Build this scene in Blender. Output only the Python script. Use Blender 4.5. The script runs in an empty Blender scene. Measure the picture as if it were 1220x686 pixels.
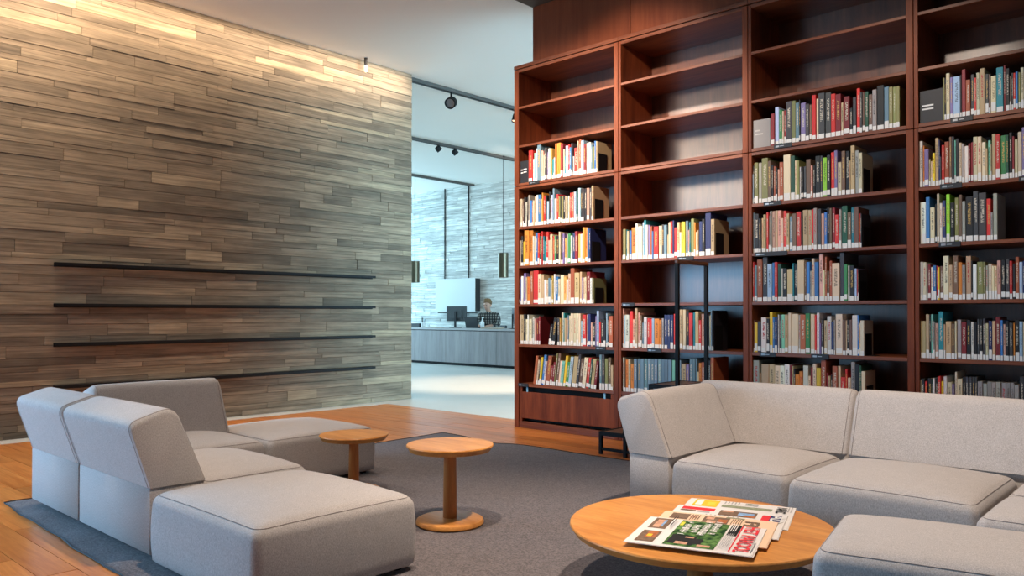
import bpy, bmesh, math, random
from mathutils import Vector, Matrix, Euler
SC = bpy.context.scene
COL = SC.collection
R = math.radians
rnd = random.Random(11)

# ------------------------------------------------------------------ camera
cam_data = bpy.data.cameras.new('camera')
cam = bpy.data.objects.new('camera', cam_data)
COL.objects.link(cam)
cam.location = (0, 0, 1.2)
cam.rotation_euler = (R(90) + math.atan(10 / 944.0), 0, R(42.6))
cam_data.sensor_fit = 'HORIZONTAL'
cam_data.sensor_width = 36.0
cam_data.lens = 36.0 * 944.0 / 1220.0
cam_data.shift_y = 20.5 / 1220.0
cam_data.clip_start = 0.05
SC.camera = cam

# ------------------------------------------------------------------ world, exposure
world = bpy.data.worlds.new('world')
SC.world = world
world.use_nodes = True
bg = world.node_tree.nodes['Background']
bg.inputs['Color'].default_value = (0.72, 0.86, 1.0, 1)
bg.inputs['Strength'].default_value = 0.6
SC.view_settings.view_transform = 'Standard'
SC.view_settings.look = 'None'
SC.view_settings.gamma = 1.0
SC.view_settings.exposure = 0.15
SC.view_settings.use_curve_mapping = False

# ------------------------------------------------------------------ lights
def area(name, loc, rot, sx, sy, power, color, spread=180):
    d = bpy.data.lights.new(name, 'AREA')
    d.shape = 'RECTANGLE'; d.size = sx; d.size_y = sy
    d.energy = power; d.color = color; d.spread = R(spread)
    o = bpy.data.objects.new(name, d); COL.objects.link(o)
    o.location = loc; o.rotation_euler = rot
    return o

def spot(name, loc, target, power, color, size=60, blend=0.6, radius=0.05):
    d = bpy.data.lights.new(name, 'SPOT')
    d.energy = power; d.color = color; d.spot_size = R(size); d.spot_blend = blend
    d.shadow_soft_size = radius
    o = bpy.data.objects.new(name, d); COL.objects.link(o)
    o.location = loc
    v = Vector(target) - Vector(loc)
    o.rotation_euler = v.to_track_quat('-Z', 'Y').to_euler()
    return o

WARM = (1.0, 0.79, 0.57)
SOFT = (1.0, 0.83, 0.68)
SKY = (0.29, 0.62, 1.0)
# daylight: corner windows behind the camera on the left, windows of the hall on both sides
area('corner_window_daylight', (-8.50, -1.45, 1.75), (R(90), 0, R(-90)), 3.8, 2.9, 310, SKY)
area('rear_window_daylight', (-7.45, -3.45, 1.75), (R(82), 0, R(-12)), 1.9, 2.9, 110, (0.36, 0.68, 1.0))
area('hall_window_daylight', (-19.85, 10.9, 2.3), (R(90), 0, R(-90)), 6.8, 4.0, 660, (0.44, 0.81, 1.04))
area('hall_window_daylight', (3.95, 11.0, 2.3), (R(90), 0, R(90)), 7.6, 4.0, 1780, (0.44, 0.81, 1.04))
# three unseen warm spots added to make the second bay's back panels glow
for p in ((-8.25, -0.2, 3.9), (-8.25, -1.7, 3.95), (-7.8, -3.2, 3.9)):
    spot('added_bay_glow_spot', p, (-3.7, 6.6, 2.45), 310, (1.0, 0.78, 0.58), 17, 0.5, 0.38)
# continuous slot of light in the ceiling along the stone wall, and washers at its near end
area('wall_slot_light', (-8.36, 3.7, 4.57), (0, R(24), 0), 0.10, 7.0, 64, WARM, 150)
for i, (wy, wp) in enumerate(((1.3, 110), (2.5, 85))):
    spot('wall_washer', (-7.75, wy, 4.56), (-8.63, wy, 3.5), wp, WARM, 120, 0.9, 0.06)
# lounge downlights, one of them added just to light the floor
for (p, t, e, s) in (((-5.5, 1.9, 4.48), (-5.1, 2.3, 0.3), 400, 62),
                     ((-6.0, 0.5, 4.56), (-5.5, 0.3, 0.0), 300, 34),  # added lamp, brightens only the floor at the front left
                     ((-2.7, 2.2, 4.38), (-3.2, 2.4, 0.3), 430, 56),
                     ((-1.6, 3.4, 4.38), (-1.5, 3.6, 0.3), 640, 72),
                     ((-6.6, 4.0, 4.5), (-6.8, 4.6, 0.0), 330, 80),
                     ((-3.9, 3.4, 4.38), (-4.3, 6.4, 2.7), 700, 52),
                     ((-2.0, 3.0, 4.38), (-2.3, 6.4, 1.9), 330, 52),
                     ((-5.4, 3.2, 4.38), (-5.2, 6.3, 2.3), 620, 58)):
    spot('lounge_downlight', p, t, e, SOFT, s, 0.7, 0.07)
# spot on the upper right of the far stone wall, and floor light in the hall
spot('hall_spot', (-10.5, 11.0, 4.4), (-13.3, 14.6, 3.1), 220, (1.0, 0.9, 0.76), 60, 0.8, 0.05)
spot('hall_floor_spot', (-8.0, 9.6, 4.5), (-9.4, 9.7, 0), 1150, (1.0, 0.76, 0.54), 50, 0.8, 0.05)

# ------------------------------------------------------------------ helpers
def node_mat(name, rough=0.6, spec=0.4, metal=0.0):
    m = bpy.data.materials.new(name); m.use_nodes = True
    nt = m.node_tree
    b = nt.nodes['Principled BSDF']
    b.inputs['Roughness'].default_value = rough
    b.inputs['Specular IOR Level'].default_value = spec
    b.inputs['Metallic'].default_value = metal
    return m, nt, b

def N(nt, kind, **kw):
    n = nt.nodes.new(kind)
    for k, v in kw.items():
        if k in ('op', 'operation'): n.operation = v
        elif k == 'blend': n.blend_type = v
        elif k == 'dt': n.data_type = v
        else: n.inputs[k].default_value = v
    return n

def L(nt, a, b): nt.links.new(a, b)

def flat(name, col, rough=0.6, spec=0.4, metal=0.0, noise=0.0, scale=40):
    m, nt, b = node_mat(name, rough, spec, metal)
    if noise:
        tc = nt.nodes.new('ShaderNodeTexCoord')
        nz = N(nt, 'ShaderNodeTexNoise', Scale=scale, Detail=3)
        L(nt, tc.outputs['Object'], nz.inputs['Vector'])
        mr = N(nt, 'ShaderNodeMapRange'); mr.inputs['To Min'].default_value = 1 - noise; mr.inputs['To Max'].default_value = 1 + noise
        L(nt, nz.outputs['Fac'], mr.inputs['Value'])
        mx = N(nt, 'ShaderNodeVectorMath', op='SCALE'); mx.inputs[0].default_value = col[:3]
        L(nt, mr.outputs['Result'], mx.inputs['Scale'])
        L(nt, mx.outputs['Vector'], b.inputs['Base Color'])
    else:
        b.inputs['Base Color'].default_value = (*col[:3], 1)
    return m

def wood(name, c1, c2, scale, rough=0.45, use_world=True, rand=0.0, bump=0.05, spec=0.4, fine=1.0):
    """Grain is stretched along the axis whose scale is small. rand: tone change per object."""
    m, nt, b = node_mat(name, rough, spec)
    tc = nt.nodes.new('ShaderNodeTexCoord')
    geo = nt.nodes.new('ShaderNodeNewGeometry')
    oi = nt.nodes.new('ShaderNodeObjectInfo')
    mp = N(nt, 'ShaderNodeMapping'); mp.inputs['Scale'].default_value = scale
    src = geo.outputs['Position'] if use_world else tc.outputs['Object']
    ad = N(nt, 'ShaderNodeVectorMath', op='MULTIPLY_ADD'); ad.inputs[1].default_value = (1, 1, 1)
    L(nt, src, ad.inputs[0])
    cv = N(nt, 'ShaderNodeVectorMath', op='SCALE'); cv.inputs[0].default_value = (7.3, 3.1, 5.7)
    L(nt, oi.outputs['Random'], cv.inputs['Scale'])
    L(nt, cv.outputs['Vector'], ad.inputs[2])
    L(nt, ad.outputs['Vector'], mp.inputs['Vector'])
    n1 = N(nt, 'ShaderNodeTexNoise', Scale=1.0, Detail=5, Roughness=0.62, Distortion=0.35)
    n2 = N(nt, 'ShaderNodeTexNoise', Scale=5.0 * fine, Detail=3, Roughness=0.7)
    L(nt, mp.outputs['Vector'], n1.inputs['Vector']); L(nt, mp.outputs['Vector'], n2.inputs['Vector'])
    mx = N(nt, 'ShaderNodeMath', op='MULTIPLY_ADD'); mx.inputs[1].default_value = 0.45
    L(nt, n2.outputs['Fac'], mx.inputs[0]); L(nt, n1.outputs['Fac'], mx.inputs[2])
    cr = nt.nodes.new('ShaderNodeValToRGB')
    cr.color_ramp.elements[0].position = 0.52; cr.color_ramp.elements[0].color = (*c1, 1)
    cr.color_ramp.elements[1].position = 0.92; cr.color_ramp.elements[1].color = (*c2, 1)
    L(nt, mx.outputs['Value'], cr.inputs['Fac'])
    out = cr.outputs['Color']
    if rand:
        mr = N(nt, 'ShaderNodeMapRange'); mr.inputs['To Min'].default_value = 1 - rand; mr.inputs['To Max'].default_value = 1 + rand
        L(nt, oi.outputs['Random'], mr.inputs['Value'])
        sc = N(nt, 'ShaderNodeVectorMath', op='SCALE')
        L(nt, out, sc.inputs[0]); L(nt, mr.outputs['Result'], sc.inputs['Scale'])
        out = sc.outputs['Vector']
    L(nt, out, b.inputs['Base Color'])
    if bump:
        bp = N(nt, 'ShaderNodeBump', Strength=bump, Distance=0.01)
        L(nt, n2.outputs['Fac'], bp.inputs['Height']); L(nt, bp.outputs['Normal'], b.inputs['Normal'])
    return m

def stone_mat(name, ramp, island, along='Y', rough=0.7):
    """Striated stone; tone random per object, or per mesh island for the joined stones."""
    m, nt, b = node_mat(name, rough, 0.3)
    geo = nt.nodes.new('ShaderNodeNewGeometry')
    oi = nt.nodes.new('ShaderNodeObjectInfo')
    rv = geo.outputs['Random Per Island'] if island else oi.outputs['Random']
    off = N(nt, 'ShaderNodeVectorMath', op='SCALE'); off.inputs[0].default_value = (11.0, 17.0, 23.0)
    L(nt, rv, off.inputs['Scale'])
    ad = N(nt, 'ShaderNodeVectorMath', op='ADD')
    L(nt, geo.outputs['Position'], ad.inputs[0]); L(nt, off.outputs['Vector'], ad.inputs[1])
    mp = N(nt, 'ShaderNodeMapping')
    mp.inputs['Scale'].default_value = (1.1, 1.1, 42.0)
    L(nt, ad.outputs['Vector'], mp.inputs['Vector'])
    nz = N(nt, 'ShaderNodeTexNoise', Scale=1.0, Detail=6, Roughness=0.6, Distortion=0.5)
    L(nt, mp.outputs['Vector'], nz.inputs['Vector'])
    mp2 = N(nt, 'ShaderNodeMapping'); mp2.inputs['Scale'].default_value = (2.2, 2.2, 9.0)
    L(nt, ad.outputs['Vector'], mp2.inputs['Vector'])
    nz2 = N(nt, 'ShaderNodeTexNoise', Scale=1.0, Detail=3, Roughness=0.6)
    L(nt, mp2.outputs['Vector'], nz2.inputs['Vector'])
    cr = nt.nodes.new('ShaderNodeValToRGB')
    els = cr.color_ramp.elements
    els[0].position = ramp[0][0]; els[0].color = (*ramp[0][1], 1)
    els[1].position = ramp[-1][0]; els[1].color = (*ramp[-1][1], 1)
    for p, c in ramp[1:-1]:
        e = els.new(p); e.color = (*c, 1)
    L(nt, rv, cr.inputs['Fac'])
    mr = N(nt, 'ShaderNodeMapRange'); mr.inputs['From Min'].default_value = 0.3; mr.inputs['From Max'].default_value = 0.7
    mr.inputs['To Min'].default_value = 0.58; mr.inputs['To Max'].default_value = 1.38
    L(nt, nz.outputs['Fac'], mr.inputs['Value'])
    mr2 = N(nt, 'ShaderNodeMapRange'); mr2.inputs['From Min'].default_value = 0.3; mr2.inputs['From Max'].default_value = 0.7
    mr2.inputs['To Min'].default_value = 0.75; mr2.inputs['To Max'].default_value = 1.25
    L(nt, nz2.outputs['Fac'], mr2.inputs['Value'])
    mm = N(nt, 'ShaderNodeMath', op='MULTIPLY')
    L(nt, mr.outputs['Result'], mm.inputs[0]); L(nt, mr2.outputs['Result'], mm.inputs[1])
    sc = N(nt, 'ShaderNodeVectorMath', op='SCALE')
    L(nt, cr.outputs['Color'], sc.inputs[0]); L(nt, mm.outputs['Value'], sc.inputs['Scale'])
    L(nt, sc.outputs['Vector'], b.inputs['Base Color'])
    bp = N(nt, 'ShaderNodeBump', Strength=0.25, Distance=0.006)
    L(nt, nz.outputs['Fac'], bp.inputs['Height']); L(nt, bp.outputs['Normal'], b.inputs['Normal'])
    return m

def fabric(name, c1, c2, scale=320, bump=0.25, rough=0.95, big=0.06):
    m, nt, b = node_mat(name, rough, 0.15)
    b.inputs['Sheen Weight'].default_value = 0.15
    tc = nt.nodes.new('ShaderNodeTexCoord')
    mp = N(nt, 'ShaderNodeMapping'); mp.inputs['Scale'].default_value = (1, 1, 0.45)
    L(nt, tc.outputs['Object'], mp.inputs['Vector'])
    n1 = N(nt, 'ShaderNodeTexNoise', Scale=scale, Detail=2, Roughness=0.7)
    L(nt, mp.outputs['Vector'], n1.inputs['Vector'])
    n2 = N(nt, 'ShaderNodeTexNoise', Scale=14.0, Detail=3)
    L(nt, tc.outputs['Object'], n2.inputs['Vector'])
    cr = nt.nodes.new('ShaderNodeValToRGB')
    cr.color_ramp.elements[0].position = 0.35; cr.color_ramp.elements[0].color = (*c1, 1)
    cr.color_ramp.elements[1].position = 0.68; cr.color_ramp.elements[1].color = (*c2, 1)
    L(nt, n1.outputs['Fac'], cr.inputs['Fac'])
    mr = N(nt, 'ShaderNodeMapRange'); mr.inputs['To Min'].default_value = 1 - big; mr.inputs['To Max'].default_value = 1 + big
    L(nt, n2.outputs['Fac'], mr.inputs['Value'])
    sc = N(nt, 'ShaderNodeVectorMath', op='SCALE')
    L(nt, cr.outputs['Color'], sc.inputs[0]); L(nt, mr.outputs['Result'], sc.inputs['Scale'])
    L(nt, sc.outputs['Vector'], b.inputs['Base Color'])
    bp = N(nt, 'ShaderNodeBump', Strength=bump, Distance=0.002)
    L(nt, n1.outputs['Fac'], bp.inputs['Height']); L(nt, bp.outputs['Normal'], b.inputs['Normal'])
    return m

class MB:
    """Collects geometry, then links it as one mesh object."""
    def __init__(self): self.v = []; self.f = []; self.m = []
    def add(self, vs, fs, mi=0):
        o = len(self.v)
        self.v += [tuple(p) for p in vs]
        for f in fs: self.f.append(tuple(i + o for i in f)); self.m.append(mi)
    def box(self, x0, x1, y0, y1, z0, z1, mi=0, M=None):
        vs = [Vector((x, y, z)) for z in (z0, z1) for y in (y0, y1) for x in (x0, x1)]
        if M: vs = [M @ p for p in vs]
        self.add(vs, [(0, 2, 3, 1), (4, 5, 7, 6), (0, 1, 5, 4), (2, 6, 7, 3), (0, 4, 6, 2), (1, 3, 7, 5)], mi)
    def cbox(self, x0, x1, y0, y1, z0, z1, c=0.003, mi=0, M=None):
        """Box with chamfered edges (24 vertices)."""
        bm = bmesh.new(); bmesh.ops.create_cube(bm, size=1)
        for p in bm.verts: p.co = Vector(((x0 + x1) / 2 + p.co.x * (x1 - x0), (y0 + y1) / 2 + p.co.y * (y1 - y0), (z0 + z1) / 2 + p.co.z * (z1 - z0)))
        bmesh.ops.bevel(bm, geom=bm.edges[:], offset=c, segments=1, affect='EDGES', profile=0.5)
        bm.verts.index_update()
        vs = [(M @ p.co) if M else p.co.copy() for p in bm.verts]
        self.add(vs, [[q.index for q in f.verts] for f in bm.faces], mi); bm.free()
    def lathe(self, prof, seg=32, c=(0, 0, 0), mi=0, M=None):
        """prof: list of (radius, z) from bottom to top."""
        vs = []; fs = []
        for r, z in prof:
            for k in range(seg):
                a = 2 * math.pi * k / seg
                p = Vector((c[0] + r * math.cos(a), c[1] + r * math.sin(a), c[2] + z)); vs.append(M @ p if M else p)
        n = len(prof)
        for i in range(n - 1):
            for k in range(seg):
                a = i * seg + k; b = i * seg + (k + 1) % seg
                fs.append((a, b, b + seg, a + seg))
        fs.append(tuple(reversed(range(seg)))); fs.append(tuple(range((n - 1) * seg, n * seg)))
        self.add(vs, fs, mi)
    def tube(self, pts, r, seg=6, mi=0, closed=False):
        pts = [Vector(p) for p in pts]; n = len(pts); vs = []; fs = []
        for i, p in enumerate(pts):
            if closed: t = pts[(i + 1) % n] - pts[i - 1]
            else: t = pts[min(i + 1, n - 1)] - pts[max(i - 1, 0)]
            t.normalize()
            up = Vector((0, 0, 1)) if abs(t.z) < 0.9 else Vector((1, 0, 0))
            a = t.cross(up).normalized(); b = a.cross(t)
            rr = r[i] if isinstance(r, (list, tuple)) else r
            for k in range(seg):
                q = 2 * math.pi * k / seg
                vs.append(p + a * (rr * math.cos(q)) + b * (rr * math.sin(q)))
        for i in range(n if closed else n - 1):
            for k in range(seg):
                a0 = i * seg + k; b0 = i * seg + (k + 1) % seg
                c0 = ((i + 1) % n) * seg + (k + 1) % seg; d0 = ((i + 1) % n) * seg + k
                fs.append((a0, d0, c0, b0))
        if not closed:
            fs.append(tuple(range(seg))); fs.append(tuple(reversed(range((n - 1) * seg, n * seg))))
        self.add(vs, fs, mi)
    def mesh(self, name, mats, smooth=False):
        me = bpy.data.meshes.new(name)
        me.from_pydata(self.v, [], self.f)
        for m in (mats if isinstance(mats, (list, tuple)) else [mats]): me.materials.append(m)
        me.polygons.foreach_set('material_index', self.m)
        if smooth: me.polygons.foreach_set('use_smooth', [True] * len(me.polygons))
        me.update()
        return me
    def build(self, name, mats, parent=None, smooth=False, loc=None):
        return link(name, self.mesh(name, mats, smooth), parent, loc)

def link(name, me, parent=None, loc=None):
    o = bpy.data.objects.new(name, me); COL.objects.link(o)
    if parent: o.parent = parent
    if loc: o.location = loc
    return o

def smooth_angle(o, deg=40):
    me = o.data
    me.polygons.foreach_set('use_smooth', [True] * len(me.polygons))
    bm = bmesh.new(); bm.from_mesh(me)
    bmesh.ops.recalc_face_normals(bm, faces=bm.faces)
    for e in bm.edges:
        if len(e.link_faces) == 2 and e.calc_face_angle(0) > R(deg): e.smooth = False
    bm.to_mesh(me); bm.free()
    return o

def tag(o, label=None, cat=None, group=None, kind=None):
    if label: o['label'] = label
    if cat: o['category'] = cat
    if group: o['group'] = group
    if kind: o['kind'] = kind
    return o

def thing(name, label, cat, loc=(0, 0, 0), rz=0, group=None):
    o = bpy.data.objects.new(name, None); COL.objects.link(o)
    o.empty_display_size = 0.1
    o.location = loc; o.rotation_euler = (0, 0, rz)
    return tag(o, label, cat, group)

def copy_tree(o, parent=None):
    c = o.copy(); COL.objects.link(c); c.parent = parent
    for ch in list(o.children): copy_tree(ch, c)
    return c

# ------------------------------------------------------------------ materials
M = {}
M['case_v'] = wood('bookcase_wood_vertical', (0.105, 0.021, 0.007), (0.265, 0.062, 0.019), (9, 9, 0.8), 0.48, bump=0.03, spec=0.25)
M['case_h'] = wood('bookcase_wood_horizontal', (0.110, 0.026, 0.010), (0.260, 0.075, 0.028), (0.8, 9, 22), 0.40, bump=0.03, spec=0.4)
M['case_back'] = wood('bookcase_back_wood', (0.070, 0.018, 0.008), (0.185, 0.055, 0.022), (9, 9, 0.8), 0.30, bump=0.02, spec=1.0)
M['case_panel'] = wood('bulkhead_wood', (0.135, 0.028, 0.009), (0.225, 0.056, 0.019), (7, 7, 0.5), 0.5, rand=0.14, bump=0.05, spec=0.2)
M['gap_shade'] = flat('painted_gap_shade', (0.012, 0.009, 0.008), 0.8)  # near-black colour paints the shade inside grooves, drawer slots and panel gaps
M['oak'] = wood('oak_wood', (0.52, 0.19, 0.038), (0.74, 0.33, 0.085), (2.4, 14, 14), 0.38, bump=0.03)
M['oak_leg'] = wood('oak_leg_wood', (0.42, 0.14, 0.03), (0.60, 0.24, 0.06), (16, 16, 2.0), 0.4, bump=0.03)
M['plank'] = wood('floor_plank_wood', (0.47, 0.130, 0.024), (0.70, 0.26, 0.062), (1.3, 20, 20), 0.30, rand=0.13, spec=0.32, bump=0.03)
M['stone_floor'] = flat('pale_floor_stone', (0.66, 0.64, 0.60), 0.35, 0.5, noise=0.05, scale=3)
M['ceiling'] = flat('ceiling_paint', (0.80, 0.745, 0.69), 0.9, 0.1)
M['soffit'] = flat('dark_soffit_paint', (0.10, 0.08, 0.06), 0.7, 0.3)
M['white_wall'] = flat('white_wall_paint', (0.72, 0.72, 0.72), 0.9, 0.1)
M['mortar'] = flat('mortar_joint', (0.13, 0.075, 0.05), 0.9, 0.1)
RAMP = [(0.0, (0.170, 0.130, 0.092)), (0.2, (0.222, 0.168, 0.117)), (0.6, (0.278, 0.208, 0.143)), (0.88, (0.314, 0.237, 0.161)), (1.0, (0.405, 0.308, 0.20))]
M['stone'] = stone_mat('striated_stone', RAMP, False)
M['stone_joined'] = stone_mat('striated_stone_joined', RAMP, True)
RAMP2 = [(0.0, (0.44, 0.44, 0.42)), (0.5, (0.55, 0.55, 0.52)), (1.0, (0.64, 0.64, 0.61))]  # same kind of stone, with the hall daylight put into a paler colour
M['stone_far'] = stone_mat('striated_stone_daylit', RAMP2, True)
M['fabric'] = fabric('grey_melange_fabric', (0.385, 0.35, 0.33), (0.60, 0.555, 0.535), 300, 0.35)
M['seam'] = flat('seam_thread', (0.27, 0.235, 0.22), 0.95, 0.1)
M['rug'] = fabric('charcoal_rug_weave', (0.075, 0.066, 0.069), (0.215, 0.186, 0.190), 110, 0.9, 0.97, 0.16)
M['black'] = flat('black_metal', (0.009, 0.009, 0.010), 0.6, 0.25)
M['plastic'] = flat('black_plastic', (0.022, 0.022, 0.025), 0.5, 0.4)
M['paper'] = flat('newsprint', (0.74, 0.70, 0.67), 0.9, 0.1, noise=0.03, scale=30)
M['peach'] = flat('salmon_newsprint', (0.82, 0.58, 0.40), 0.9, 0.1, noise=0.03, scale=30)
M['label'] = flat('white_label', (0.80, 0.78, 0.74), 0.7, 0.2)
M['page'] = flat('book_page_edges', (0.62, 0.54, 0.40), 0.9, 0.1)
M['rubber'] = flat('black_rubber', (0.015, 0.014, 0.014), 0.7, 0.2)
M['desk'] = wood('desk_front_wood', (0.28, 0.25, 0.255), (0.42, 0.375, 0.38), (6, 6, 0.6), 0.5, bump=0.02)
M['desk_top'] = flat('desk_top_laminate', (0.46, 0.43, 0.43), 0.4, 0.4)
M['white'] = flat('white_gloss', (0.85, 0.86, 0.86), 0.3, 0.5)
M['steel'] = flat('grey_steel', (0.30, 0.31, 0.32), 0.4, 0.5, 0.6)
M['bronze'] = flat('bronze_metal', (0.16, 0.13, 0.085), 0.35, 0.5, 0.7)
M['pale_blue'] = flat('blue_slot_light_and_pen', (0.22, 0.50, 0.68), 0.4, 0.4)  # paints light seen through the drawer slots; also colours one pen
m, nt, b = node_mat('window_glass', 0.02, 0.5)
b.inputs['Transmission Weight'].default_value = 1.0; b.inputs['IOR'].default_value = 1.05
M['glass'] = m
m, nt, b = node_mat('lamp_glow', 0.5)
b.inputs['Emission Color'].default_value = (1, 0.62, 0.35, 1); b.inputs['Emission Strength'].default_value = 1.6
M['glow'] = m

# ------------------------------------------------------------------ room shell
ZC = 4.59
WX = -8.63

def structure(name, mb, mats, parent=None):
    o = mb.build(name, mats, parent)
    o['kind'] = 'structure'
    return o

# floor: pale stone in the hall and along the stone wall, oak planks in the lounge
b = MB()
b.box(-20, 4.0, -3.6, 15.4, -0.14, -0.022)
b.box(-20, 4.0, 6.655, 15.4, -0.022, 0.0)
b.box(WX - 0.3, -8.378, -3.6, 6.655, -0.022, 0.0)
b.box(-20, WX - 0.3, -3.6, 6.655, -0.022, 0.0)
floor = structure('floor', b, M['stone_floor'])

PLW = 0.165
unit = MB(); unit.cbox(0, 1, 0, 1, 0, 1, 0.012)
plank_mesh = unit.mesh('plank', M['plank'])
joined = MB()
n_planks = 0
row = 0
y = 6.65
pr = random.Random(5)
while y > -3.5:
    y0, y1 = y - PLW, y
    x = -8.375 - pr.uniform(0, 1.6)
    while x < 3.9:
        ln = pr.choice((1.5, 1.8, 2.1, 2.4)) + pr.uniform(-0.1, 0.1)
        a, c = max(x, -8.375), min(x + ln, 3.9)
        if c - a > 0.05:
            seen = (c > -8.375 and y1 > 0.7 and a < -5.4) or (0.7 < y1 < 1.75 and a < -3.2) or (y1 > 5.1 and a < -1.2)
            dz = pr.uniform(-0.0012, 0.0)
            if seen and n_planks < 290:
                o = link('plank', plank_mesh, floor)
                o.location = (a + 0.0015, y0 + 0.0015, -0.021 + dz); o.scale = (c - a - 0.003, y1 - y0 - 0.003, 0.021)
                n_planks += 1
            else:
                joined.box(a + 0.0015, c - 0.0015, y0 + 0.0015, y1 - 0.0015, -0.021, dz)
        x += ln
    y -= PLW
tag(joined.build('planks', M['plank'], floor), kind='stuff')

# ceiling: one pale plane, a lower dark soffit above the bookcase side of the lounge
b = MB()
b.box(-20, 4.0, -3.6, 15.4, ZC, ZC + 0.15)
ceiling = structure('ceiling', b, M['ceiling'])
b = MB(); b.box(-5.50, 4.0, -3.6, 7.2, 4.44, ZC)
structure('ceiling_soffit', b, M['soffit'])

# left wall with its striated stone strips
b = MB(); b.box(WX - 0.30, WX - 0.012, 0.5, 7.285, 0, ZC)
wall_left = structure('wall_left', b, M['mortar'])
stones = []
sr = random.Random(3)
z = 0.0
HS = (0.052, 0.066, 0.078, 0.090, 0.102, 0.118)
prev = []
while z < ZC - 0.005:
    h = sr.choice(HS)
    if ZC - z - h < 0.05: h = ZC - z
    y = 7.285 - sr.choice((0.16, 0.30, 0.42, 0.55, 0.7, 0.85))
    yy = 7.285; cuts = []
    while yy > 0.55:
        y = max(y, 0.5)
        stones.append((y, yy, z, z + h)); cuts.append(y)
        yy = y; y = yy - sr.choice((0.42, 0.62, 0.78, 0.9, 1.0, 1.1, 1.25, 1.4))
    z += h
    prev = cuts
def px_area(s):
    yc = min(max(s[0], 2.2), s[1])
    if s[1] < 2.25: return 0
    d = math.hypot((s[0] + s[1]) / 2, 8.63)
    return (s[1] - max(s[0], 2.2)) * (s[3] - s[2]) / d ** 2 * (8.63 / d)
stones.sort(key=px_area, reverse=True)
unit = MB(); unit.cbox(0, 1, 0, 1, 0, 1, 0.02)
stone_mesh = unit.mesh('stone', M['stone'])
jb = MB()
for i, (a, c, z0, z1) in enumerate(stones):
    proud = sr.uniform(0.0, 0.008)
    g = 0.0016
    if i < 300:
        o = link('stone', stone_mesh, wall_left)
        o.location = (WX - 0.03, a + g, z0 + g); o.scale = (0.03 + proud, c - a - 2 * g, z1 - z0 - 2 * g)
    else:
        jb.box(WX - 0.03, WX + proud, a + g, c - g, z0 + g, z1 - g)
tag(jb.build('stones', M['stone_joined'], wall_left), kind='stuff')

# far wall of the hall with thin stone strips, paled in colour for the daylight on them
YB = 14.65
b = MB(); b.box(-20, 4.0, YB + 0.02, YB + 0.4, 0, ZC)
wall_back = structure('wall_back', b, M['mortar'])
jb = MB(); z = 0.0; fr = random.Random(8)
while z < ZC - 0.01:
    h = fr.choice((0.06, 0.08, 0.10, 0.12)); h = min(h, ZC - z)
    x = -19.5 - fr.uniform(0, 0.8)
    while x < -8.5:
        ln = fr.uniform(0.4, 1.5)
        jb.box(x + 0.002, x + ln - 0.002, YB - fr.uniform(0.0, 0.014), YB + 0.03, z + 0.002, z + h - 0.002)
        x += ln
    z += h
tag(jb.build('stones', M['stone_far'], wall_back), kind='stuff')

# outer shell of the hall and the lounge, with window openings
b = MB()
b.box(-20.25, -20, -3.6, 7.4, 0, ZC); b.box(-20.25, -20, 14.4, 15.05, 0, ZC); b.box(-20.25, -20, 7.4, 14.4, 0, 0.25); b.box(-20.25, -20, 7.4, 14.4, 4.4, ZC)
structure('wall_hall_left', b, M['white_wall'])
b = MB()
b.box(4.0, 4.25, -3.6, 7.0, 0, ZC); b.box(4.0, 4.25, 7.0, 15.05, 0, 0.25); b.box(4.0, 4.25, 7.0, 15.05, 4.4, ZC)
structure('wall_right', b, M['white_wall'])
b = MB(); b.box(-0.45, 4.0, 6.25, 6.77, 0, 4.44); structure('wall_light_block', b, M['case_panel'])  # unseen wall added to keep hall daylight from leaking into the lounge
b = MB()
b.box(-20.25, -8.45, -3.9, -3.6, 0, ZC); b.box(-6.45, 4.25, -3.9, -3.6, 0, ZC)
b.box(-8.45, -6.45, -3.9, -3.6, 0, 0.25); b.box(-8.45, -6.45, -3.9, -3.6, 3.3, ZC)
structure('wall_rear', b, M['white_wall'])
b = MB()
b.box(WX - 0.30, WX, -3.6, -3.4, 0, ZC); b.box(WX - 0.30, WX, -3.4, 0.5, 0, 0.25); b.box(WX - 0.30, WX, -3.4, 0.5, 3.3, ZC); b.box(WX - 0.30, WX, 0.45, 0.5, 0.25, 3.3)
structure('wall_window_bay', b, M['white_wall'])
def window(n, x0, x1, y0, y1, z0, z1, count):
    w = None
    b = MB(); g = []
    ln = (x1 - x0) or (y1 - y0)
    for k in range(count):
        for (a, c, za, zb) in ((k * ln / count, k * ln / count + 0.05, z0, z1), ((k + 1) * ln / count - 0.05, (k + 1) * ln / count, z0, z1),
                               (k * ln / count, (k + 1) * ln / count, z0, z0 + 0.06), (k * ln / count, (k + 1) * ln / count, z1 - 0.06, z1)):
            if x1 > x0: b.box(x0 + a, x0 + c, y0 - 0.06, y0 + 0.04, za, zb)
            else: b.box(x0 - 0.06, x0 + 0.04, y0 + a, y0 + c, za, zb)
    w = structure('window_%d' % n, b, M['black'])
    for k in range(count):
        a, c = k * ln / count + 0.05, (k + 1) * ln / count - 0.05
        q = MB()
        if x1 > x0: q.box(x0 + a, x0 + c, y0 - 0.012, y0 - 0.004, z0 + 0.06, z1 - 0.06)
        else: q.box(x0 - 0.012, x0 - 0.004, y0 + a, y0 + c, z0 + 0.06, z1 - 0.06)
        q.build('pane', M['glass'], w)
window(1, -8.45, -6.45, -3.75, -3.75, 0.25, 3.3, 2)
window(2, WX - 0.15, WX - 0.15, -3.4, 0.45, 0.25, 3.3, 3)
window(3, -20.12, -20.12, 7.4, 14.4, 0.25, 4.4, 5)
window(4, 4.12, 4.12, 7.0, 15.05, 0.25, 4.4, 5)

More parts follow.
